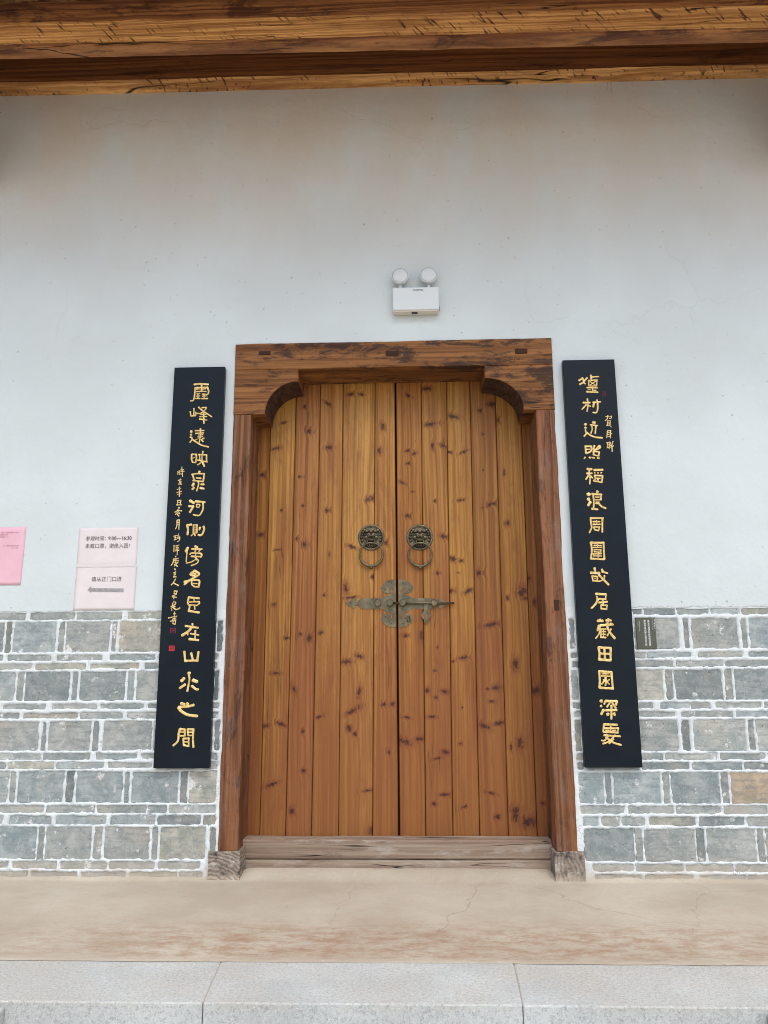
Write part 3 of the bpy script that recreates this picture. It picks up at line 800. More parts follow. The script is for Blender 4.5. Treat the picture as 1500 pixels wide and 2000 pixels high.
K(420, 1080, 3.126, [(362, 315, 16, 10, 10), (435, 520, 18, 12, 0), (520, 497, 12, 14, 0), (572, 520, 18, 24, -20), (645, 487, 18, 12, 30), (665, 257, 10, 10, 0), (368, 735, 28, 10, 0),
                     (310, 1056, 22, 12, 10), (402, 1045, 36, 12, -20), (537, 1090, 13, 15, 0), (541, 1332, 14, 15, 0), (350, 1412, 40, 12, 20), (467, 1576, 16, 22, 0), (880, 630, 28, 14, -25),
                     (843, 962, 52, 14, 28), (855, 1106, 14, 14, 0), (818, 1070, 16, 22, 20), (935, 1450, 36, 9, 10), (1030, 926, 18, 12, 10), (1086, 922, 18, 12, 30), (1062, 1216, 12, 16, 20),
                     (955, 1694, 24, 20, 20), (828, 272, 40, 9, 5), (800, 215, 18, 36, 10), (962, 147, 16, 16, 40), (640, 1000, 26, 10, 20), (800, 665, 36, 16, 0), (880, 850, 12, 34, -10), (480, 830, 12, 26, 20)])
K(760, 640, 3.947, [(150, 525, 30, 14, -35), (312, 745, 58, 18, 8), (490, 682, 50, 22, -15), (140, 950, 24, 12, 15), (192, 970, 22, 16, 40), (150, 1046, 20, 12, 20), (335, 912, 14, 30, 0),
                    (425, 915, 44, 15, -25), (466, 962, 24, 12, -10), (582, 955, 46, 11, 24), (840, 712, 14, 26, 0), (725, 822, 12, 10, 0), (885, 1115, 10, 28, 0), (790, 1360, 46, 18, 14),
                    (728, 1386, 14, 9, 20), (550, 1330, 32, 13, 10), (912, 1510, 22, 22, 0), (140, 1452, 24, 18, -20), (420, 1610, 32, 18, -25), (495, 1780, 40, 16, -20), (350, 1336, 11, 13, 0),
                    (180, 1265, 12, 9, 0), (730, 1102, 10, 10, 0), (290, 470, 46, 20, 0), (100, 1195, 26, 12, -30), (790, 590, 40, 24, 0), (700, 640, 22, 16, 0)])
K(760, 1080, 3.125, [(386, 36, 26, 16, -20), (440, 48, 14, 12, 0), (296, 121, 14, 12, 0), (420, 122, 7, 7, 0), (546, 122, 26, 18, 10), (487, 232, 34, 14, 28), (378, 232, 20, 16, 0), (720, 276, 13, 18, 0),
                     (812, 238, 34, 34, 0), (830, 278, 20, 16, 0), (852, 156, 12, 20, 0), (886, 300, 12, 26, 0), (626, 438, 60, 14, 8), (100, 505, 20, 14, 0), (198, 508, 15, 32, 0), (295, 576, 9, 9, 0),
                     (455, 640, 34, 12, 10), (390, 662, 10, 9, 0), (280, 718, 10, 9, 0), (340, 847, 24, 14, -10), (285, 882, 12, 10, 0), (232, 838, 12, 18, 0), (105, 1003, 24, 10, -15), (262, 1000, 26, 9, 0),
                     (655, 822, 28, 18, 0), (604, 831, 18, 9, 0), (890, 838, 26, 26, 0), (445, 942, 7, 7, 0), (668, 1040, 40, 12, 14), (576, 1056, 44, 16, -25), (798, 1165, 20, 36, 0), (745, 1186, 9, 18, 0),
                     (95, 1152, 40, 20, -20), (185, 1136, 26, 14, 15), (345, 1216, 24, 14, -10), (290, 1256, 26, 8, 10), (340, 1476, 34, 10, 0), (275, 1532, 18, 12, 0), (458, 1550, 22, 9, 25), (436, 1165, 12, 10, 20),
                     (772, 1612, 22, 26, 0), (772, 1572, 28, 26, 0), (660, 1612, 18, 16, 0), (850, 1640, 46, 34, 10), (625, 905, 16, 10, 0), (770, 680, 20, 40, 0), (940, 1528, 16, 12, 0), (620, 1465, 30, 9, -15)])
PAL = {  # light, dark, streak per board
    'L': [((0.36, 0.165, 0.048), (0.25, 0.10, 0.028)), ((0.50, 0.275, 0.088), (0.38, 0.18, 0.05)), ((0.41, 0.195, 0.075), (0.29, 0.115, 0.045)), ((0.45, 0.235, 0.08), (0.35, 0.16, 0.052)),
          ((0.51, 0.29, 0.10), (0.40, 0.195, 0.06)), ((0.47, 0.245, 0.08), (0.33, 0.145, 0.042))],
    'R': [((0.42, 0.20, 0.062), (0.30, 0.125, 0.038)), ((0.42, 0.215, 0.07), (0.31, 0.135, 0.042)), ((0.44, 0.235, 0.07), (0.34, 0.155, 0.044)), ((0.38, 0.19, 0.062), (0.26, 0.112, 0.036)),
          ((0.42, 0.22, 0.062), (0.32, 0.145, 0.038)), ((0.33, 0.15, 0.045), (0.23, 0.092, 0.027))]}
DZ0, DZ1 = 0.11, 2.53
leaves = []
for side, T, B, lab in (('L', LE_T, LE_B, 'honey brown plank door leaf whose brass lock plate has a plain pointed arrow tip'),
                        ('R', RE_T, RE_B, 'honey brown plank door leaf carrying the sliding brass bolt and hanging hasp')):
    xs_ = [(atY(*t, DY).x + atY(*b_, DY).x) / 2 for t, b_ in zip(T, B)]
    slope = [(atY(*t, DY).x - atY(*b_, DY).x) / (atY(*t, DY).z - atY(*b_, DY).z) for t, b_ in zip(T, B)]
    if side == 'L': xs_[0] = -0.875
    else: xs_[-1] = 0.69
    slope[0] = slope[-1] = 0
    leaf = thing('door_leaf', lab, 'door', ((xs_[0] + xs_[-1]) / 2, DY + 0.02, DZ0), 'pair of plank door leaves')
    leaves.append(leaf)
    for i in range(6):
        a, c = xs_[i], xs_[i + 1]
        kk = [k for k in KN if a + 0.004 < k[0] < c - 0.004]
        lt, dk = [(r * 0.89, g_ * 0.83, bl_ * 0.60) for r, g_, bl_ in PAL[side][i]]
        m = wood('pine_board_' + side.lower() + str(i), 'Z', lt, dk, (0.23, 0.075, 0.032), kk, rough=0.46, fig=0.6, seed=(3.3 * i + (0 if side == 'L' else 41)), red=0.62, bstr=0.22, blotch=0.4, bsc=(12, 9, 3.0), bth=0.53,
                 blotch_col=(0.19, 0.066, 0.028), cracks=0.5 if i in (1, 2, 5) else 0.0, redden_low=0.62)
        bm = bmesh.new(); ns = 10; rings = []
        dy = random.uniform(-0.0016, 0.0016); g = 0.0014
        for k in range(ns + 1):
            zz = DZ0 + (DZ1 - DZ0) * k / ns; dz = zz - 1.1
            xa, xc = a + slope[i] * dz * (i > 0) + g, c + slope[i + 1] * dz * (i < 5) - g
            ch = 0.0035
            rings.append([bm.verts.new(p) for p in ((xa, DY + 0.045, zz), (xa, DY + dy + ch, zz), (xa + ch, DY + dy, zz), (xc - ch, DY + dy, zz), (xc, DY + dy + ch, zz), (xc, DY + 0.045, zz))])
        for A_, B_ in zip(rings, rings[1:]):
            for k in range(6): bm.faces.new((A_[k], A_[(k + 1) % 6], B_[(k + 1) % 6], B_[k]))
        bm.faces.new(rings[0]); bm.faces.new(rings[-1]); bmesh.ops.recalc_face_normals(bm, faces=bm.faces[:])
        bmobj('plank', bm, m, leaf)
    bmobj('backing_board', bbox(xs_[0] + 0.02, xs_[-1] + (0.03 if side == 'L' else -0.05), DY + 0.047, DY + 0.075, DZ0, DZ1), DARKHOLE, leaf)

# lion knockers
for leaf, px in ((leaves[0], 725), (leaves[1], 820)):
    c = atY(px, 1049, DY - 0.01); R_ = 0.0685; cx, cz = c.x, c.z; y0 = DY - 0.001
    bm = bmesh.new()
    lathe(bm, [(R_, 0.0), (R_, 0.004), (R_ * 0.965, 0.0065), (R_ * 0.86, 0.0065), (R_ * 0.83, 0.0035), (R_ * 0.6, 0.008), (R_ * 0.35, 0.012), (0.002, 0.014)], (cx, y0, cz), 40)
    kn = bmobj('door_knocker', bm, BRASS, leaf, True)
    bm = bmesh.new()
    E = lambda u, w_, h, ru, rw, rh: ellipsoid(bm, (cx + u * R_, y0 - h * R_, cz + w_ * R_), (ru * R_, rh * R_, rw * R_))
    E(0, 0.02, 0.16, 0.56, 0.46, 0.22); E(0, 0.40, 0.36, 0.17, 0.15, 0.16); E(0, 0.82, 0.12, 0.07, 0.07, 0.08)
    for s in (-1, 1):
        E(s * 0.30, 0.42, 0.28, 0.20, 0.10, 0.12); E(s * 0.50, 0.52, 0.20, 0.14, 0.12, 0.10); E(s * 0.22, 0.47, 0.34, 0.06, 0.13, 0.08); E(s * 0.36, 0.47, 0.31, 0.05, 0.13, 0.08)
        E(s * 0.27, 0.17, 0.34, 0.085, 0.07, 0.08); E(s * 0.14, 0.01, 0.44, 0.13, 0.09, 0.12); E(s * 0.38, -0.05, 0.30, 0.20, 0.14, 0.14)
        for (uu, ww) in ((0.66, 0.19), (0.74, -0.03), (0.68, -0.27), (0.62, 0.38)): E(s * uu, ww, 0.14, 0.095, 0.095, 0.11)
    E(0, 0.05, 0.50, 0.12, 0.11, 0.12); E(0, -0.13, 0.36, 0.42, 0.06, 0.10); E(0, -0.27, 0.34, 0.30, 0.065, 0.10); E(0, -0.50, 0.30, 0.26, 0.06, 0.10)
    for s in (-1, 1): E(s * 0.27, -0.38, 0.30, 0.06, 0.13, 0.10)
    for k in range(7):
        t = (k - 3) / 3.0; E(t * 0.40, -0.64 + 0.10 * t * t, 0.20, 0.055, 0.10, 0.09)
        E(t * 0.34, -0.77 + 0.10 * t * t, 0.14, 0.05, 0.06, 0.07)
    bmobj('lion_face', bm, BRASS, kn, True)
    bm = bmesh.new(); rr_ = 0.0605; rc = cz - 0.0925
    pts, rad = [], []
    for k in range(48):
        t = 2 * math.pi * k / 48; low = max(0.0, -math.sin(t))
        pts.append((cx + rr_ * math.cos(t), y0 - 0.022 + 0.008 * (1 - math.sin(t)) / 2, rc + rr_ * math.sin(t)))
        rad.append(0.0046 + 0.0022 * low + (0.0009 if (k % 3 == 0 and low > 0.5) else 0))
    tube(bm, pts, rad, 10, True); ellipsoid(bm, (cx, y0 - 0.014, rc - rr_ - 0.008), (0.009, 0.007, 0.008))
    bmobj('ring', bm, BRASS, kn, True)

# lock plates, studs, bolt, hasp
PL = DY - 0.0012
QP = lambda u, v_: (lambda p: (p.x, p.z))(atY(660 + u / 6.25, 1120 + v_ / 6.25, PL))
top = [(706, 78), (650, 75), (615, 84), (596, 98), (570, 112), (553, 136), (535, 152), (528, 185), (540, 215), (560, 236), (595, 246), (628, 243), (646, 222), (640, 196), (618, 182), (640, 174), (660, 190), (666, 222), (652, 250), (620, 262), (585, 270), (560, 288), (535, 303),
       (288, 302), (262, 325), (238, 348), (208, 345), (222, 320), (205, 302), (186, 304), (172, 320), (138, 338), (90, 362)]
poly = top + [(u, 734 - v_) for u, v_ in reversed(top[:-1])]
for leaf, mir in ((leaves[0], False), (leaves[1], True)):
    pp = [((1447 - u) if mir else u, v_) for u, v_ in poly]
    bm = bmesh.new(); plate(bm, [QP(u, v_) for u, v_ in pp], PL - 0.002, PL + 0.002); bmesh.ops.recalc_face_normals(bm, faces=bm.faces[:])
    lp = bmobj('lock_plate', bm, BRASS, leaf)
    for (u, v_) in ((652, 115), (577, 195), (577, 530), (652, 614)) + (((155, 362),) if not mir else ()):
        u = 1447 - u if mir else u; x_, z_ = QP(u, v_)
        bm = bmesh.new(); lathe(bm, [(0.0028, 0), (0.0026, 0.0012), (0.001, 0.0018)], (x_, PL - 0.002, z_), 10); bmobj('screw', bm, DARKHOLE, lp)
    for u in ((490, 640) if not mir else (790, 1175)):
        x_, z_ = QP(u, 363); bm = bmesh.new()
        lathe(bm, [(0.0125, 0.0), (0.0125, 0.020), (0.0168, 0.0205), (0.0168, 0.0265), (0.0150, 0.028), (0.0138, 0.0272), (0.002, 0.0272)], (x_, PL - 0.002, z_), 24)
        bmobj('stud', bm, BRASS, lp, False)
    if mir:
        x0_, z_ = QP(650, 363); x1_, z1_ = QP(1418, 366); bm = bmesh.new()
        tube(bm, [(x0_, PL - 0.013, z_), ((x0_ + x1_) / 2, PL - 0.013, (z_ + z1_) / 2), (x1_, PL - 0.013, z1_)], 0.0052, 12); bmobj('bolt', bm, BRASS, lp, True)
        hp = [(1046, 380), (1104, 380), (1104, 470), (1122, 488), (1136, 515), (1122, 548), (1104, 562), (1098, 600), (1076, 608), (1054, 600), (1048, 562), (1030, 548), (1014, 515), (1030, 488), (1046, 470)]
        bm = bmesh.new(); plate(bm, [QP(u, v_) for u, v_ in hp], PL - 0.013, PL - 0.010); bmesh.ops.recalc_face_normals(bm, faces=bm.faces[:])
        hs_ = bmobj('hasp', bm, BRASS, lp)
        x_, z_ = QP(1078, 528); bmobj('hasp_slot', bbox(x_ - 0.005, x_ + 0.005, PL - 0.0136, PL - 0.0125, z_ - 0.012, z_ + 0.012), flat('slot_wood', (0.26, 0.09, 0.05), 0.7), lp)
        x_, z_ = QP(864, 555); bm = bmesh.new()
        tube(bm, [(x_ - 0.0065, PL, z_ + 0.012), (x_ - 0.0065, PL - 0.016, z_ + 0.012), (x_ - 0.0065, PL - 0.016, z_ - 0.012), (x_ - 0.0065, PL, z_ - 0.012)], 0.0028, 6)
        tube(bm, [(x_ + 0.0065, PL, z_ + 0.012), (x_ + 0.0065, PL - 0.016, z_ + 0.012), (x_ + 0.0065, PL - 0.016, z_ - 0.012), (x_ + 0.0065, PL, z_ - 0.012)], 0.0028, 6)
        tube(bm, [(x_ - 0.0065, PL - 0.016, z_ + 0.012), (x_ + 0.0065, PL - 0.016, z_ + 0.012)], 0.0028, 6); tube(bm, [(x_ - 0.0065, PL - 0.016, z_ - 0.012), (x_ + 0.0065, PL - 0.016, z_ - 0.012)], 0.0028, 6)
        bmobj('staple', bm, BRASS, lp, True)

# ------------------------------------------------------------------ couplet boards
BY = -0.043
RED = flat('vermilion_seal', (0.42, 0.015, 0.03), 0.5, 0.4)
DKRED = flat('dull_red_seal', (0.17, 0.012, 0.03), 0.5, 0.4)


def smooth_pts(pts, n=4):
    if len(pts) < 3: return [(pts[0][0] + (pts[-1][0] - pts[0][0]) * t / 4, pts[0][1] + (pts[-1][1] - pts[0][1]) * t / 4) for t in range(5)]
    out = []
    for i in range(len(pts) - 1):
        p0 = pts[max(i - 1, 0)]; p1 = pts[i]; p2 = pts[i + 1]; p3 = pts[min(i + 2, len(pts) - 1)]
        for k in range(n):
            t = k / n
            out.append(tuple(0.5 * ((2 * p1[j]) + (-p0[j] + p2[j]) * t + (2 * p0[j] - 5 * p1[j] + 4 * p2[j] - p3[j]) * t * t + (-p0[j] + 3 * p1[j] - 3 * p2[j] + p3[j]) * t ** 3) for j in (0, 1)))
    out.append(pts[-1]); return out


def stroke(verts, faces, pts, wd, rr, hgt):
    """brush stroke as a raised rounded ridge on the board"""
    P = smooth_pts(pts); n = len(P); base = len(verts)
    seglen = sum(math.dist(a, b_) for a, b_ in zip(P, P[1:])) or 1e-6
    # round caps: extend by part of the width
    def tang(i):
        a, b_ = P[max(i - 1, 0)], P[min(i + 1, n - 1)]; l = math.dist(a, b_) or 1e-6
        return ((b_[0] - a[0]) / l, (b_[1] - a[1]) / l)
    st = []
    t0, t1 = tang(0), tang(n - 1); e = wd * 0.34
    st.append((P[0][0] - t0[0] * e, P[0][1] - t0[1] * e, 0.30, t0)); st.append((P[0][0] - t0[0] * e * 0.6, P[0][1] - t0[1] * e * 0.6, 0.80, t0))
    k0 = rr.uniform(0.95, 1.12); k1 = rr.uniform(0.8, 1.1)
    for i in range(n):
        u = i / (n - 1); st.append((P[i][0], P[i][1], (k0 + (k1 - k0) * u) * (1 - 0.12 * math.sin(math.pi * u)), tang(i)))
    st.append((P[-1][0] + t1[0] * e * 0.6, P[-1][1] + t1[1] * e * 0.6, 0.75 * k1, t1)); st.append((P[-1][0] + t1[0] * e, P[-1][1] + t1[1] * e, 0.28, t1))
    prof = [(-1.0, -0.4), (-0.92, 0.45), (-0.5, 0.95), (0.0, 0.78), (0.5, 0.95), (0.92, 0.45), (1.0, -0.4)]
    for (x, z, k, t) in st:
        nx_, nz_ = -t[1], t[0]; h = wd * 0.5 * k
        for a, b_ in prof:
            verts.append((x + nx_ * h * a, BY - b_ * hgt * min(1, k), z + nz_ * h * a))
    m_ = len(prof)
    for i in range(len(st) - 1):
        for k in range(m_ - 1): q = base + i * m_ + k; faces.append((q, q + m_, q + m_ + 1, q + 1))


ZA = (300, 700, 9.375); ZB = (300, 880, 9.375); ZC = (300, 1060, 9.375); ZD = (300, 1230, 7.144)
ZE = (1090, 690, 9.375); ZF = (1100, 860, 9.375); ZG = (1110, 1040, 9.375); ZH = (1120, 1220, 6.894)
# every character: (zoom window, strokes), a stroke: width x y x y ...
GL = [
 (ZA, "36 745 478 870 468 1000 478/32 880 478 880 600/30 765 540 990 530/32 990 535 1008 600 1000 650/28 762 540 755 640 738 745 718 775 675 778/22 785 566 850 562/22 905 562 960 558/26 785 608 960 605/22 790 650 850 645/24 815 655 815 738/20 780 692 850 688/26 770 736 850 736/22 890 652 985 662/24 925 655 925 738/20 890 692 980 688/28 880 738 990 736"),
 (ZA, "26 672 975 685 1055/28 685 1055 770 1050/24 740 915 738 1045/24 775 985 770 1055/28 825 895 905 965 970 1005 1065 1070/26 885 905 965 900 950 935 900 985 850 1010 795 1008/22 855 1030 965 1024/24 845 1070 975 1066/28 840 1112 975 1130/30 915 1000 918 1130 925 1190"),
 (ZA, "46 690 1335 690 1352/40 688 1395 688 1405/32 672 1440 700 1450/26 700 1455 705 1490 665 1540/32 705 1480 780 1530 880 1590 1005 1622/30 765 1325 920 1322/30 858 1290 858 1370/26 770 1375 915 1365/22 820 1405 905 1400/22 810 1440 900 1435/24 865 1390 845 1480 838 1535/14 770 1490 870 1455/26 890 1480 925 1460/28 870 1490 910 1525"),
 (ZB, "30 700 70 695 150 715 215/26 705 68 785 70/30 780 70 785 140 770 220/22 715 140 750 125/26 715 215 775 222/26 905 15 895 70/30 825 75 970 80/22 845 80 845 175/28 970 80 970 190/22 890 70 885 185/26 800 175 985 210/26 885 190 850 235 805 262/34 885 195 930 290"),
 (ZB, "44 840 385 835 410/30 700 440 780 425 925 425/32 715 445 745 540/32 925 425 920 490 905 570/32 785 500 865 510/28 720 550 910 570/28 815 570 825 620 790 740/46 735 605 715 645/40 740 680 710 710/38 870 620 920 620/40 855 685 920 700"),
 (ZB, "50 665 920 740 960/42 650 1020 730 1020/42 725 1025 665 1130/44 770 930 935 945/34 905 960 905 1060 880 1130 830 1190 730 1175/26 790 985 790 1030 830 1040 845 990 795 985"),
 (ZB, "44 615 1370 690 1355/38 615 1375 630 1450 620 1540/26 725 1365 800 1360/26 730 1370 725 1500/28 795 1360 795 1500/18 740 1402 785 1402/18 740 1440 785 1440/18 735 1476 785 1476/22 725 1506 790 1510/26 740 1515 690 1560/28 750 1530 760 1560/38 850 1410 840 1450/38 915 1390 925 1450 880 1545 820 1545"),
 (ZC, "50 625 95 595 160/26 615 150 605 250 598 345/24 600 375 700 350 790 290/42 760 65 800 90/32 700 115 885 118/28 770 130 760 180/26 860 125 830 160/30 665 215 700 190 850 195/32 860 195 885 225 860 265/30 690 250 850 255/26 770 195 770 250/28 760 260 790 300/26 760 310 820 320 790 380 690 420"),
 (ZC, "36 755 510 670 580 760 610/38 755 515 835 570 780 620 690 670 565 765/40 705 555 770 575/44 565 720 690 680/32 700 690 700 760 740 800/34 700 685 830 690 835 760 820 815/24 725 748 800 752/30 740 805 820 810"),
 (ZC, "38 640 1000 830 1020/34 645 1000 625 1100 660 1170 640 1250/26 740 1030 745 1075/28 660 1085 830 1080/32 830 1080 840 1110 790 1150/26 660 1140 800 1145/28 750 1150 755 1220/40 640 1250 835 1280"),
 (ZC, "40 585 1525 815 1560/34 710 1485 720 1560/44 690 1560 640 1620 520 1700/24 630 1640 625 1690/30 675 1665 825 1690/32 765 1610 760 1770/42 650 1765 820 1785"),
 (ZD, "32 430 305 440 440/34 440 435 610 430/34 525 330 545 410/30 625 310 610 440"),
 (ZD, "50 495 605 495 612/26 490 620 500 700 470 860/44 425 680 390 715/34 440 765 365 815/46 550 705 605 725/34 535 785 590 830 620 832"),
 (ZD, "40 385 1030 430 1040/38 465 1030 480 1040/34 560 1050 480 1070 350 1080/42 350 1085 380 1130 470 1185 605 1205"),
 (ZD, "32 370 1385 350 1450 340 1550 275 1615/32 370 1385 440 1395/28 440 1395 435 1480/20 370 1428 430 1430/26 365 1480 430 1480/28 475 1390 560 1390/24 475 1390 480 1475/20 485 1430 550 1430/22 480 1475 545 1475/28 555 1390 550 1520 555 1640/26 415 1520 420 1610/26 415 1520 495 1515/26 490 1515 490 1625/20 430 1565 485 1565/28 420 1610 490 1625")]
GLS = [
 (ZB, "12 445 380 445 440/12 470 365 470 440/10 448 400 468 398/14 520 300 515 360/14 495 355 555 350/14 490 390 560 380/14 525 360 530 480/14 500 420 505 440"),
 (ZB, "16 450 545 505 535/14 490 520 470 590/12 480 575 515 575/14 490 560 490 620/16 455 615 515 615"),
 (ZB, "16 470 670 478 680/14 430 715 500 690/14 470 710 480 745/16 425 770 515 745/14 435 805 505 790/16 475 750 472 845"),
 (ZB, "18 435 915 505 910/16 440 915 435 990/18 500 910 490 990/14 440 950 490 950/18 420 995 515 995"),
 (ZB, "16 455 1045 480 1045 430 1095/18 390 1130 450 1100 515 1105/14 450 1100 480 1160/14 440 1130 400 1170/12 470 1130 440 1170/16 430 1160 465 1205"),
 (ZB, "18 430 1275 425 1380 400 1435/18 430 1275 475 1265/18 472 1265 462 1445/12 435 1320 465 1315/12 430 1360 462 1355"),
 (ZB, "16 370 1570 420 1555/16 395 1560 395 1635/12 375 1600 415 1595/16 375 1640 420 1625/14 455 1525 450 1580/14 430 1560 480 1570/14 430 1600 485 1595/14 440 1610 480 1610 470 1650 435 1670"),
 (ZC, "16 375 50 372 165/16 405 60 465 45/14 410 90 460 85/14 405 120 465 115/12 430 60 430 130/14 400 150 465 140/14 435 130 432 225"),
 (ZC, "18 400 250 410 262/16 360 300 455 290/18 370 300 355 370 320 415/14 380 330 455 325/14 385 360 455 355/14 410 300 405 370/14 380 400 420 380/14 440 370 380 430/18 390 395 440 435"),
 (ZC, "24 385 480 400 495/18 365 555 405 535/16 395 545 385 600/14 370 590 405 580/22 365 625 410 625"),
 (ZC, "18 400 665 370 720 325 775/24 365 740 455 785"),
 (ZC, "20 380 885 435 885/18 380 890 375 930/20 430 885 415 935/14 380 930 415 930/18 340 980 420 940/20 345 990 415 1000/14 375 1000 365 1030"),
 (ZC, "16 375 1070 350 1115/22 400 1090 395 1130 320 1170/14 345 1110 345 1150/16 320 1200 400 1165/22 355 1180 410 1225 480 1195/14 335 1220 332 1245"),
 (ZC, "14 380 1265 378 1420/18 370 1300 405 1300/18 270 1380 350 1360 425 1345/16 345 1400 410 1380/16 305 1440 410 1415/16 360 1440 350 1480/18 400 1430 395 1490/16 350 1480 395 1495")]
GR = [
 (ZE, "34 380 500 430 470/34 440 450 470 520 395 570/32 530 450 470 520/32 450 530 500 560/40 600 405 605 470/32 620 435 740 428/28 555 500 715 490/26 560 500 560 590/28 710 490 705 600/22 570 510 690 590/22 690 510 575 590/24 560 600 705 600/26 525 630 725 635/28 630 610 635 700/18 545 668 600 670/28 665 680 690 680/34 525 705 725 715"),
 (ZE, "28 535 835 545 950 530 1065/38 460 905 580 905/32 520 940 440 1025/34 560 960 590 970/38 710 860 710 890/36 640 900 775 890/42 655 920 640 980/32 720 900 725 1010 700 1085 640 1085"),
 (ZE, "56 500 1300 500 1306/44 500 1360 500 1368/32 500 1405 505 1435 515 1470 475 1520/36 520 1450 590 1500 680 1535 805 1550/54 640 1265 670 1275/30 590 1310 720 1325/30 610 1320 625 1390 600 1465/32 690 1340 680 1470"),
 (ZF, "34 400 110 510 110/34 405 110 415 240/36 510 110 515 190 430 240/28 420 165 490 165/38 570 100 550 160/38 660 100 670 140 560 180/32 640 110 600 170/34 555 205 555 270/32 560 200 660 215/34 660 215 645 290/30 555 265 645 290/30 400 310 385 335/36 475 318 505 318/34 540 318 570 325/34 625 325 655 325"),
 (ZF, "42 440 525 520 530/30 480 540 470 590/38 435 605 525 605/28 480 610 490 700 485 800/32 465 640 415 715/32 505 660 535 690/44 565 545 720 540/30 575 595 580 602/30 635 595 640 602/30 695 590 690 602/32 570 645 720 650/30 570 650 590 700 555 740/32 720 650 705 770/28 610 695 675 700/34 630 722 640 730/32 560 745 705 770"),
 (ZF, "76 465 985 465 995/66 460 1075 470 1088/54 495 1130 460 1190/56 625 940 620 950/44 530 985 700 995/36 545 990 560 1120 555 1250/36 690 995 690 1090/22 590 1040 680 1040/26 590 1090 690 1090/22 600 1130 660 1130/40 600 1150 650 1160 700 1210 775 1245/40 525 1255 630 1265"),
 (ZF, "32 500 1430 510 1540 520 1600 478 1690/38 500 1425 730 1425/36 715 1430 715 1680/30 545 1490 670 1490/24 610 1470 620 1540/32 545 1540 675 1540/32 560 1590 580 1640/30 565 1588 665 1590/32 660 1590 645 1655/32 580 1640 645 1655"),
 (ZG, "42 405 190 650 190/34 415 190 430 340 410 480/34 645 190 650 340 660 490/38 410 480 655 492/26 470 238 610 240/26 530 225 540 280/24 450 275 610 275/20 470 310 470 350/22 470 315 600 320/20 600 320 590 360/22 470 355 600 360/24 450 395 610 390/24 545 370 545 460/22 455 430 610 430"),
 (ZG, "46 480 655 490 710/44 410 740 570 745/34 435 800 450 880/34 440 800 530 810/32 530 810 530 880/34 450 885 530 890/22 480 842 500 845/44 615 680 630 720/38 620 720 715 745/28 660 790 655 840 600 885 530 895/42 555 775 640 860 735 955"),
 (ZG, "46 505 1125 690 1135/34 690 1135 680 1215/30 520 1170 530 1220/34 520 1215 685 1220/44 540 1230 500 1310 425 1385/38 560 1285 710 1270/34 630 1240 640 1320/34 600 1335 600 1390/32 600 1330 710 1335/34 705 1335 700 1400/38 600 1395 700 1405"),
 (ZH, "32 325 -50 395 -50/30 440 -55 505 -55/28 470 -75 465 -30 445 -8/26 358 -72 362 -55/32 360 10 530 0/28 340 12 325 75/24 320 80 362 58/24 355 25 350 110 300 185/18 375 60 440 60/18 375 95 435 95/18 375 130 435 130/22 372 60 368 165/18 405 60 405 165/24 365 170 435 175/32 450 10 480 90 555 185/24 505 60 455 150/22 500 -20 520 0"),
 (ZH, "32 335 310 505 315/32 340 315 350 400 345 470/32 500 315 500 480/28 350 390 495 395/28 415 315 425 480/34 345 470 500 482"),
 (ZH, "34 345 630 515 640/30 345 630 355 750 350 850/32 510 640 530 860/30 350 850 535 862/18 385 662 480 662/22 435 640 435 690/22 375 690 490 695/36 430 718 440 750/20 400 745 430 740/24 425 750 380 800/24 440 770 430 820/24 450 770 480 800/20 480 740 450 770"),
 (ZH, "48 372 1028 376 1034/36 370 1095 375 1100/38 405 1150 375 1205/34 430 1030 585 1030/28 425 1035 415 1070/30 585 1035 570 1080/24 490 1050 450 1110/28 520 1050 570 1125/32 435 1155 580 1150/30 510 1090 510 1270/46 460 1205 465 1210/42 545 1200 555 1215"),
 (ZH, "32 410 1345 585 1350/26 410 1345 400 1440/24 500 1340 500 1440/26 410 1395 605 1395/28 600 1395 595 1450/26 405 1445 600 1455/16 430 1422 480 1422/16 520 1422 570 1422/26 410 1490 630 1505/24 440 1480 480 1500/22 470 1500 420 1560 380 1560/24 560 1490 480 1570 395 1605/22 540 1540 480 1600/30 440 1520 540 1590 640 1620")]
GRS = [
 (ZE, "14 870 1160 920 1160/16 910 1140 900 1200 860 1235/14 945 1160 980 1150 970 1190 940 1190/14 900 1240 955 1230/16 905 1240 900 1320/16 955 1235 950 1310/12 905 1265 950 1260/12 905 1295 950 1290/14 885 1325 960 1310/16 940 1320 975 1350"),
 (ZE, "18 905 1420 895 1500 890 1545/18 905 1420 965 1415/18 960 1415 958 1550/14 915 1450 950 1445/16 910 1490 985 1470/14 910 1525 950 1520"),
 (ZE, "16 890 1640 950 1625/14 905 1640 900 1730/14 935 1630 935 1750/10 905 1670 935 1665/10 905 1700 935 1695/12 890 1735 940 1720/16 965 1630 950 1680 985 1690/16 1005 1610 985 1680/16 960 1720 1020 1695/18 985 1690 990 1800")]


def to_board(Z, u, v_):
    p = atY(Z[0] + u / Z[2], Z[1] + v_ / Z[2], BY); return (p.x, p.z)


def write(board, items, m, hgt, fat=1.0, name='character'):
    rr = random.Random(5)
    for Z, sp in items:
        verts, faces = [], []
        for s_ in sp.split('/'):
            q = [float(k) for k in s_.split()]
            pts = [to_board(Z, q[i], q[i + 1]) for i in range(1, len(q), 2)]
            a, b_ = to_board(Z, q[1], q[2]), to_board(Z, q[1] + q[0], q[2])
            stroke(verts, faces, pts, (b_[0] - a[0]) * fat, rr, hgt * rr.uniform(0.85, 1.15))
        mesh(name, verts, faces, m, board, False)


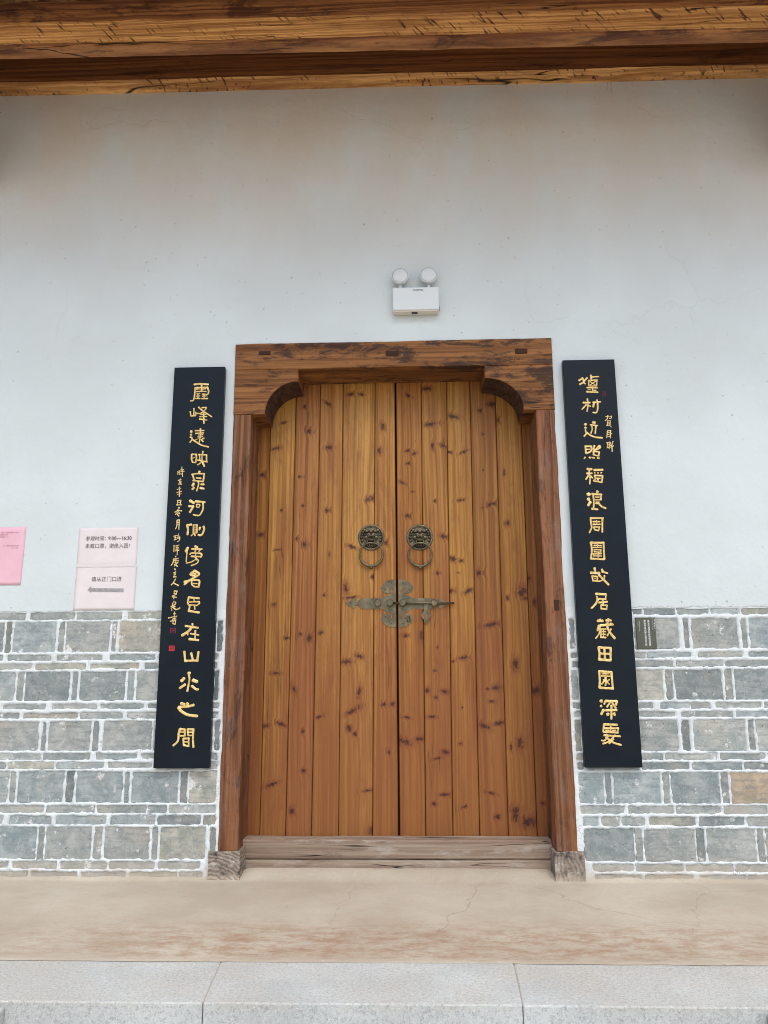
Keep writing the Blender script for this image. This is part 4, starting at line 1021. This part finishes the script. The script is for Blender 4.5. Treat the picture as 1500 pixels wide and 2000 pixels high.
for (x0, x1, lab, big, small) in ((-1.2185, -0.9545, 'black lacquered couplet board with two red seals low beside its gold characters', GL, GLS),
                                  (0.7770, 1.0385, 'black lacquered couplet board with gold characters next to the small green plaque', GR, GRS)):
    cb = thing('couplet_board', lab, 'couplet board', ((x0 + x1) / 2, -0.02, 0.49), 'couplet boards flanking the door')
    bm = bbox(x0, x1, BY, -0.0085, 0.492, 2.478, 0.003, 2)
    bmobj('panel', bm, LACQ, cb)
    write(cb, big, GOLD, 0.0034, 1.13); write(cb, small, GOLD, 0.0018, 1.25)
    if x0 < 0:
        # round-cornered relief seal and a solid square seal
        write(cb, [(ZC, "14 305 1570 400 1565/14 305 1570 310 1660/14 400 1565 398 1660/14 335 1590 340 1650/12 370 1590 375 1650/12 320 1620 350 1615/12 355 1610 390 1605")], DKRED, 0.0012, 1.0, 'seal')
        (a, zt), (c, zb) = to_board(ZD, 216, 222), to_board(ZD, 292, 298)
        sq = bmobj('seal', bbox(a, c, BY - 0.0012, BY + 0.001, zb, zt, 0.0008), RED, cb)
        write(sq, [(ZD, "7 228 236 250 236/7 262 236 282 236/7 240 232 240 285/7 270 232 270 285/7 226 258 282 260/7 228 282 282 284")], DKRED, 0.0024, 1.0, 'seal_carving')
    else:
        write(cb, [(ZE, "9 825 700 815 780/9 860 700 865 790/9 840 690 845 790/8 820 740 870 735")], DKRED, 0.0012, 1.0, 'seal')
# ------------------------------------------------------------------ emergency light
WHITE = flat('white_plastic', (0.60, 0.65, 0.66), 0.42, 0.45)
CREAM = flat('yellowed_plastic', (0.62, 0.58, 0.48), 0.5, 0.4)
LENS = flat('frosted_lens', (0.58, 0.62, 0.62), 0.35, 0.4)
INK = flat('printed_ink', (0.06, 0.06, 0.065), 0.7, 0.2)
tl, br = atY(766.5, 561.5, -0.062), atY(858, 604, -0.062)
el = thing('emergency_light', 'white twin-head emergency light fixed to the wall above the door', 'emergency light', ((tl.x + br.x) / 2, -0.03, br.z))
bm = bbox(tl.x, br.x, -0.062, -0.0078, br.z, tl.z, 0.005, 2)
bmobj('housing', bm, WHITE, el)
bmobj('base_strip', bbox(tl.x + 0.004, br.x - 0.004, -0.056, -0.012, br.z - 0.006, br.z + 0.004, 0.002), CREAM, el)
mx = (tl.x + br.x) / 2
bmobj('switch', bbox(mx - 0.022, mx + 0.008, -0.05, -0.03, br.z - 0.0085, br.z), INK, el)
bmobj('side_clip', bbox(br.x - 0.002, br.x + 0.003, -0.035, -0.022, br.z + 0.012, br.z + 0.03), INK, el)
text_mesh('lettering', 'DORJYEE', 0.0125, mx - 0.012, -0.0626, tl.z - 0.022, INK, el, 'LEFT', 0.0002)
for px, py in ((781.4, 537.6), (837, 535.8)):
    c = atY(px, py, -0.062); rr_ = 0.0465
    bm = bmesh.new(); tube(bm, [(c.x, -0.036, tl.z - 0.004), (c.x, -0.037, tl.z + 0.010), (c.x, -0.038, c.z - rr_ + 0.008)], [0.012, 0.0085, 0.0095], 12); bmobj('neck', bm, WHITE, el, True)
    bm = bmesh.new(); lathe(bm, [(rr_ * 0.55, -0.036), (rr_ * 0.86, -0.026), (rr_, -0.004), (rr_, 0.0), (rr_ * 0.965, 0.003), (rr_ * 0.91, 0.003), (rr_ * 0.90, 0.0005), (0.002, 0.0005)], (c.x, -0.058, c.z), 40)
    # heads lean back a little
    rot = Matrix.Translation((c.x, -0.058, c.z)) @ Matrix.Rotation(RAD(-5), 4, 'X') @ Matrix.Translation((-c.x, 0.058, -c.z))
    bmesh.ops.transform(bm, matrix=rot, verts=bm.verts[:]); hd = bmobj('lamp_head', bm, WHITE, el, False)
    bm = bmesh.new(); lathe(bm, [(rr_ * 0.905, 0.0), (rr_ * 0.80, 0.002), (rr_ * 0.4, 0.0035), (0.002, 0.004)], (c.x, -0.0600, c.z), 36)
    bmesh.ops.transform(bm, matrix=rot, verts=bm.verts[:]); bmobj('lens', bm, LENS, hd, True)

# ------------------------------------------------------------------ paper notices
GREYINK = flat('grey_toner', (0.30, 0.285, 0.29), 0.8, 0.2, var=0.15, sc=60)
BLACKINK = flat('black_toner', (0.07, 0.065, 0.07), 0.8, 0.2)
PAPER = flat('pale_pink_paper', (0.66, 0.615, 0.615), 0.85, 0.2, var=0.035, sc=9.0, bst=0.15)
PINK = flat('pink_paper', (0.70, 0.43, 0.50), 0.85, 0.2, var=0.04, sc=9.0, bst=0.15)


def sheet(name, x0, x1, z0, z1, y, m, parent, seed, skew=0.0):
    vs, fs = [], []; nx_, nz_ = 20, 16
    for j in range(nz_ + 1):
        for i in range(nx_ + 1):
            u, v_ = i / nx_, j / nz_; edge = min(u, 1 - u, v_, 1 - v_)
            yy = y - 0.0012 - 0.0014 * (0.5 + 0.5 * mnoise.noise((u * 3 + seed, v_ * 2.2, 0.5))) * min(1, edge * 6)
            vs.append((x0 + (x1 - x0) * u + skew * v_, yy, z0 + (z1 - z0) * v_))
    for j in range(nz_):
        for i in range(nx_): a = j * (nx_ + 1) + i; fs.append((a, a + 1, a + nx_ + 2, a + nx_ + 1))
    o = mesh(name, vs, fs, m, parent, True)
    sd = o.modifiers.new('thickness', 'SOLIDIFY'); sd.thickness = 0.0005; sd.offset = 1
    return o


p0, p1, p2 = atY(156.5, 1032), atY(271.5, 1030.5), atY(147, 1192.5)
nz0, nzm, nz1 = p2.z, atY(150, 1106).z, p0.z
no = thing('paper_notice', 'pale paper notice with opening hours and a grey arrow taped above bricks', 'notice', ((p0.x + p1.x) / 2, -0.008, nz0))
sheet('sheet', p0.x, p1.x, nzm - 0.004, nz1, -0.0072, PAPER, no, 1.0)
sheet('sheet', p0.x + 0.001, p1.x + 0.003, nz0, nzm + 0.004, -0.0084, PAPER, no, 4.0)
TY = -0.0125
L1, L2, L3 = atY(167, 1055.5, TY), atY(166, 1070, TY), atY(178, 1135, TY)
text_mesh('lettering', '参观时间：', 0.0255, L1.x, TY, L1.z, BLACKINK, no, 'LEFT', -0.0001, sx=0.92)
q = atY(211, 1054.5, TY); text_mesh('lettering', '9:00—16:30', 0.0262, q.x, TY, q.z, BLACKINK, no, 'LEFT', 0.0001, sx=0.92)
text_mesh('lettering', '未戴口罩，谢绝入园！', 0.0255, L2.x, TY, L2.z, BLACKINK, no, 'LEFT', -0.0001, sx=0.95)
text_mesh('lettering', '请从正门口进', 0.0262, L3.x, TY, L3.z, BLACKINK, no, 'LEFT', -0.0001, sx=0.97)
ar = [(171, 1151.5), (178, 1145), (178, 1148.8), (241, 1149.3), (241, 1156.2), (178, 1155), (178, 1158)]
bm = bmesh.new(); plate(bm, [(atY(a, b_, TY).x, atY(a, b_, TY).z) for a, b_ in ar], TY - 0.0004, TY + 0.0004); bmesh.ops.recalc_face_normals(bm, faces=bm.faces[:])
bmobj('arrow', bm, GREYINK, no)
# thin crease of tape across the join
bmobj('tape_strip', bbox(p0.x + 0.002, p1.x - 0.002, -0.0122, -0.0118, nzm - 0.006, nzm + 0.01), flat('clear_tape', (0.63, 0.585, 0.585), 0.35, 0.5), no)

a0, a1 = atY(52, 1030), atY(44, 1143)
pn = thing('paper_notice', 'plain pink paper sheet with a few faint typed lines', 'notice', (a0.x - 0.105, -0.008, a1.z))
sheet('sheet', a0.x - 0.21, a0.x, a1.z, a0.z, -0.0074, PINK, pn, 8.0, 0.002)
FAINT = flat('faint_ink', (0.42, 0.24, 0.28), 0.8, 0.2)
for (u0, u1, v_) in ((-160, 170, 180), (-160, 70, 198), (-160, 78, 217), (18, 165, 291), (95, 165, 309)):
    A_ = atY(u0 / 4.412, 1000 + v_ / 4.412, -0.0112); B_ = atY(u1 / 4.412, 1000 + v_ / 4.412, -0.0112)
    n_ = max(3, int((B_.x - A_.x) / 0.0062)); vs, fs = [], []
    rr = random.Random(int(u1)); 
    for k in range(n_):
        if rr.random() < 0.12: continue
        xx = A_.x + 0.0062 * k; hh = rr.uniform(0.0016, 0.0026); b0 = len(vs)
        for (dx, dz) in ((0, -hh), (0.0044, -hh), (0.0044, hh), (0, hh)): vs.append((xx + dx, -0.0112, A_.z + dz))
        fs.append((b0, b0 + 1, b0 + 2, b0 + 3))
    mesh('typed_line', vs, fs, FAINT, pn)

# ------------------------------------------------------------------ green plaque
g0, g1 = atY(1241, 1206.5, -0.014), atY(1283.5, 1267, -0.014)
gp = thing('green_plaque', 'small dark olive plaque with white vertical text on the brickwork', 'plaque', ((g0.x + g1.x) / 2, -0.01, g1.z))
bmobj('panel', bbox(g0.x, g1.x, -0.014, -0.0035, g1.z, g0.z, 0.0012), flat('olive_panel', (0.075, 0.08, 0.055), 0.5, 0.4, var=0.08), gp)
PW = flat('white_print', (0.56, 0.6, 0.6), 0.6, 0.3)


def column(s_, u, v0, v1, size, gap_at=()):
    n_ = len(s_) + 0.45 * len(gap_at); top_, bot = atY(1220 + u / 18.75, 1190 + v0 / 18.75, -0.0143), atY(1220 + u / 18.75, 1190 + v1 / 18.75, -0.0143)
    stp = (top_.z - bot.z) / n_; pos = 0.5
    for i, ch in enumerate(s_):
        if i in gap_at: pos += 0.45
        text_mesh('lettering', ch, size, top_.x, -0.0144, top_.z - stp * pos, PW, gp, 'CENTER', 0.0002); pos += 1


column('爐村近照稻浪周圍故居藏田園深處', 868, 400, 1330, 0.0098, (4, 8))
column('靈峰遠映泉河側傍名臣在山水之間', 728, 400, 1330, 0.0098, (4, 8))
vs, fs = [], []
for (u, v0, v1, w_) in ((1088, 350, 700, 44), (1012, 320, 570, 20), (1030, 615, 740, 20), (548, 425, 780, 26), (490, 425, 650, 20)):
    rr = random.Random(u); vv_ = v0
    while vv_ < v1:
        hgt_ = w_ * rr.uniform(0.5, 1.3); p = atY(1220 + (u + rr.uniform(-3, 3)) / 18.75, 1190 + vv_ / 18.75, -0.0144); b0 = len(vs); s_ = 1 / 18.75 / 400
        for (dx, dz) in ((-w_ / 2, 0), (w_ / 2, 0), (w_ / 2, -hgt_ * 0.35), (-w_ / 2, -hgt_ * 0.35)): vs.append((p.x + dx * s_, -0.0144, p.z + dz * s_))
        fs.append((b0, b0 + 3, b0 + 2, b0 + 1))
        b0 = len(vs)
        for (dx, dz) in ((-w_ / 8, 0), (w_ / 8, 0), (w_ / 8, -hgt_), (-w_ / 8, -hgt_)): vs.append((p.x + dx * s_, -0.0146, p.z + dz * s_))
        fs.append((b0, b0 + 3, b0 + 2, b0 + 1)); vv_ += hgt_ + w_ * 0.45
mesh('lettering', vs, fs, PW, gp)
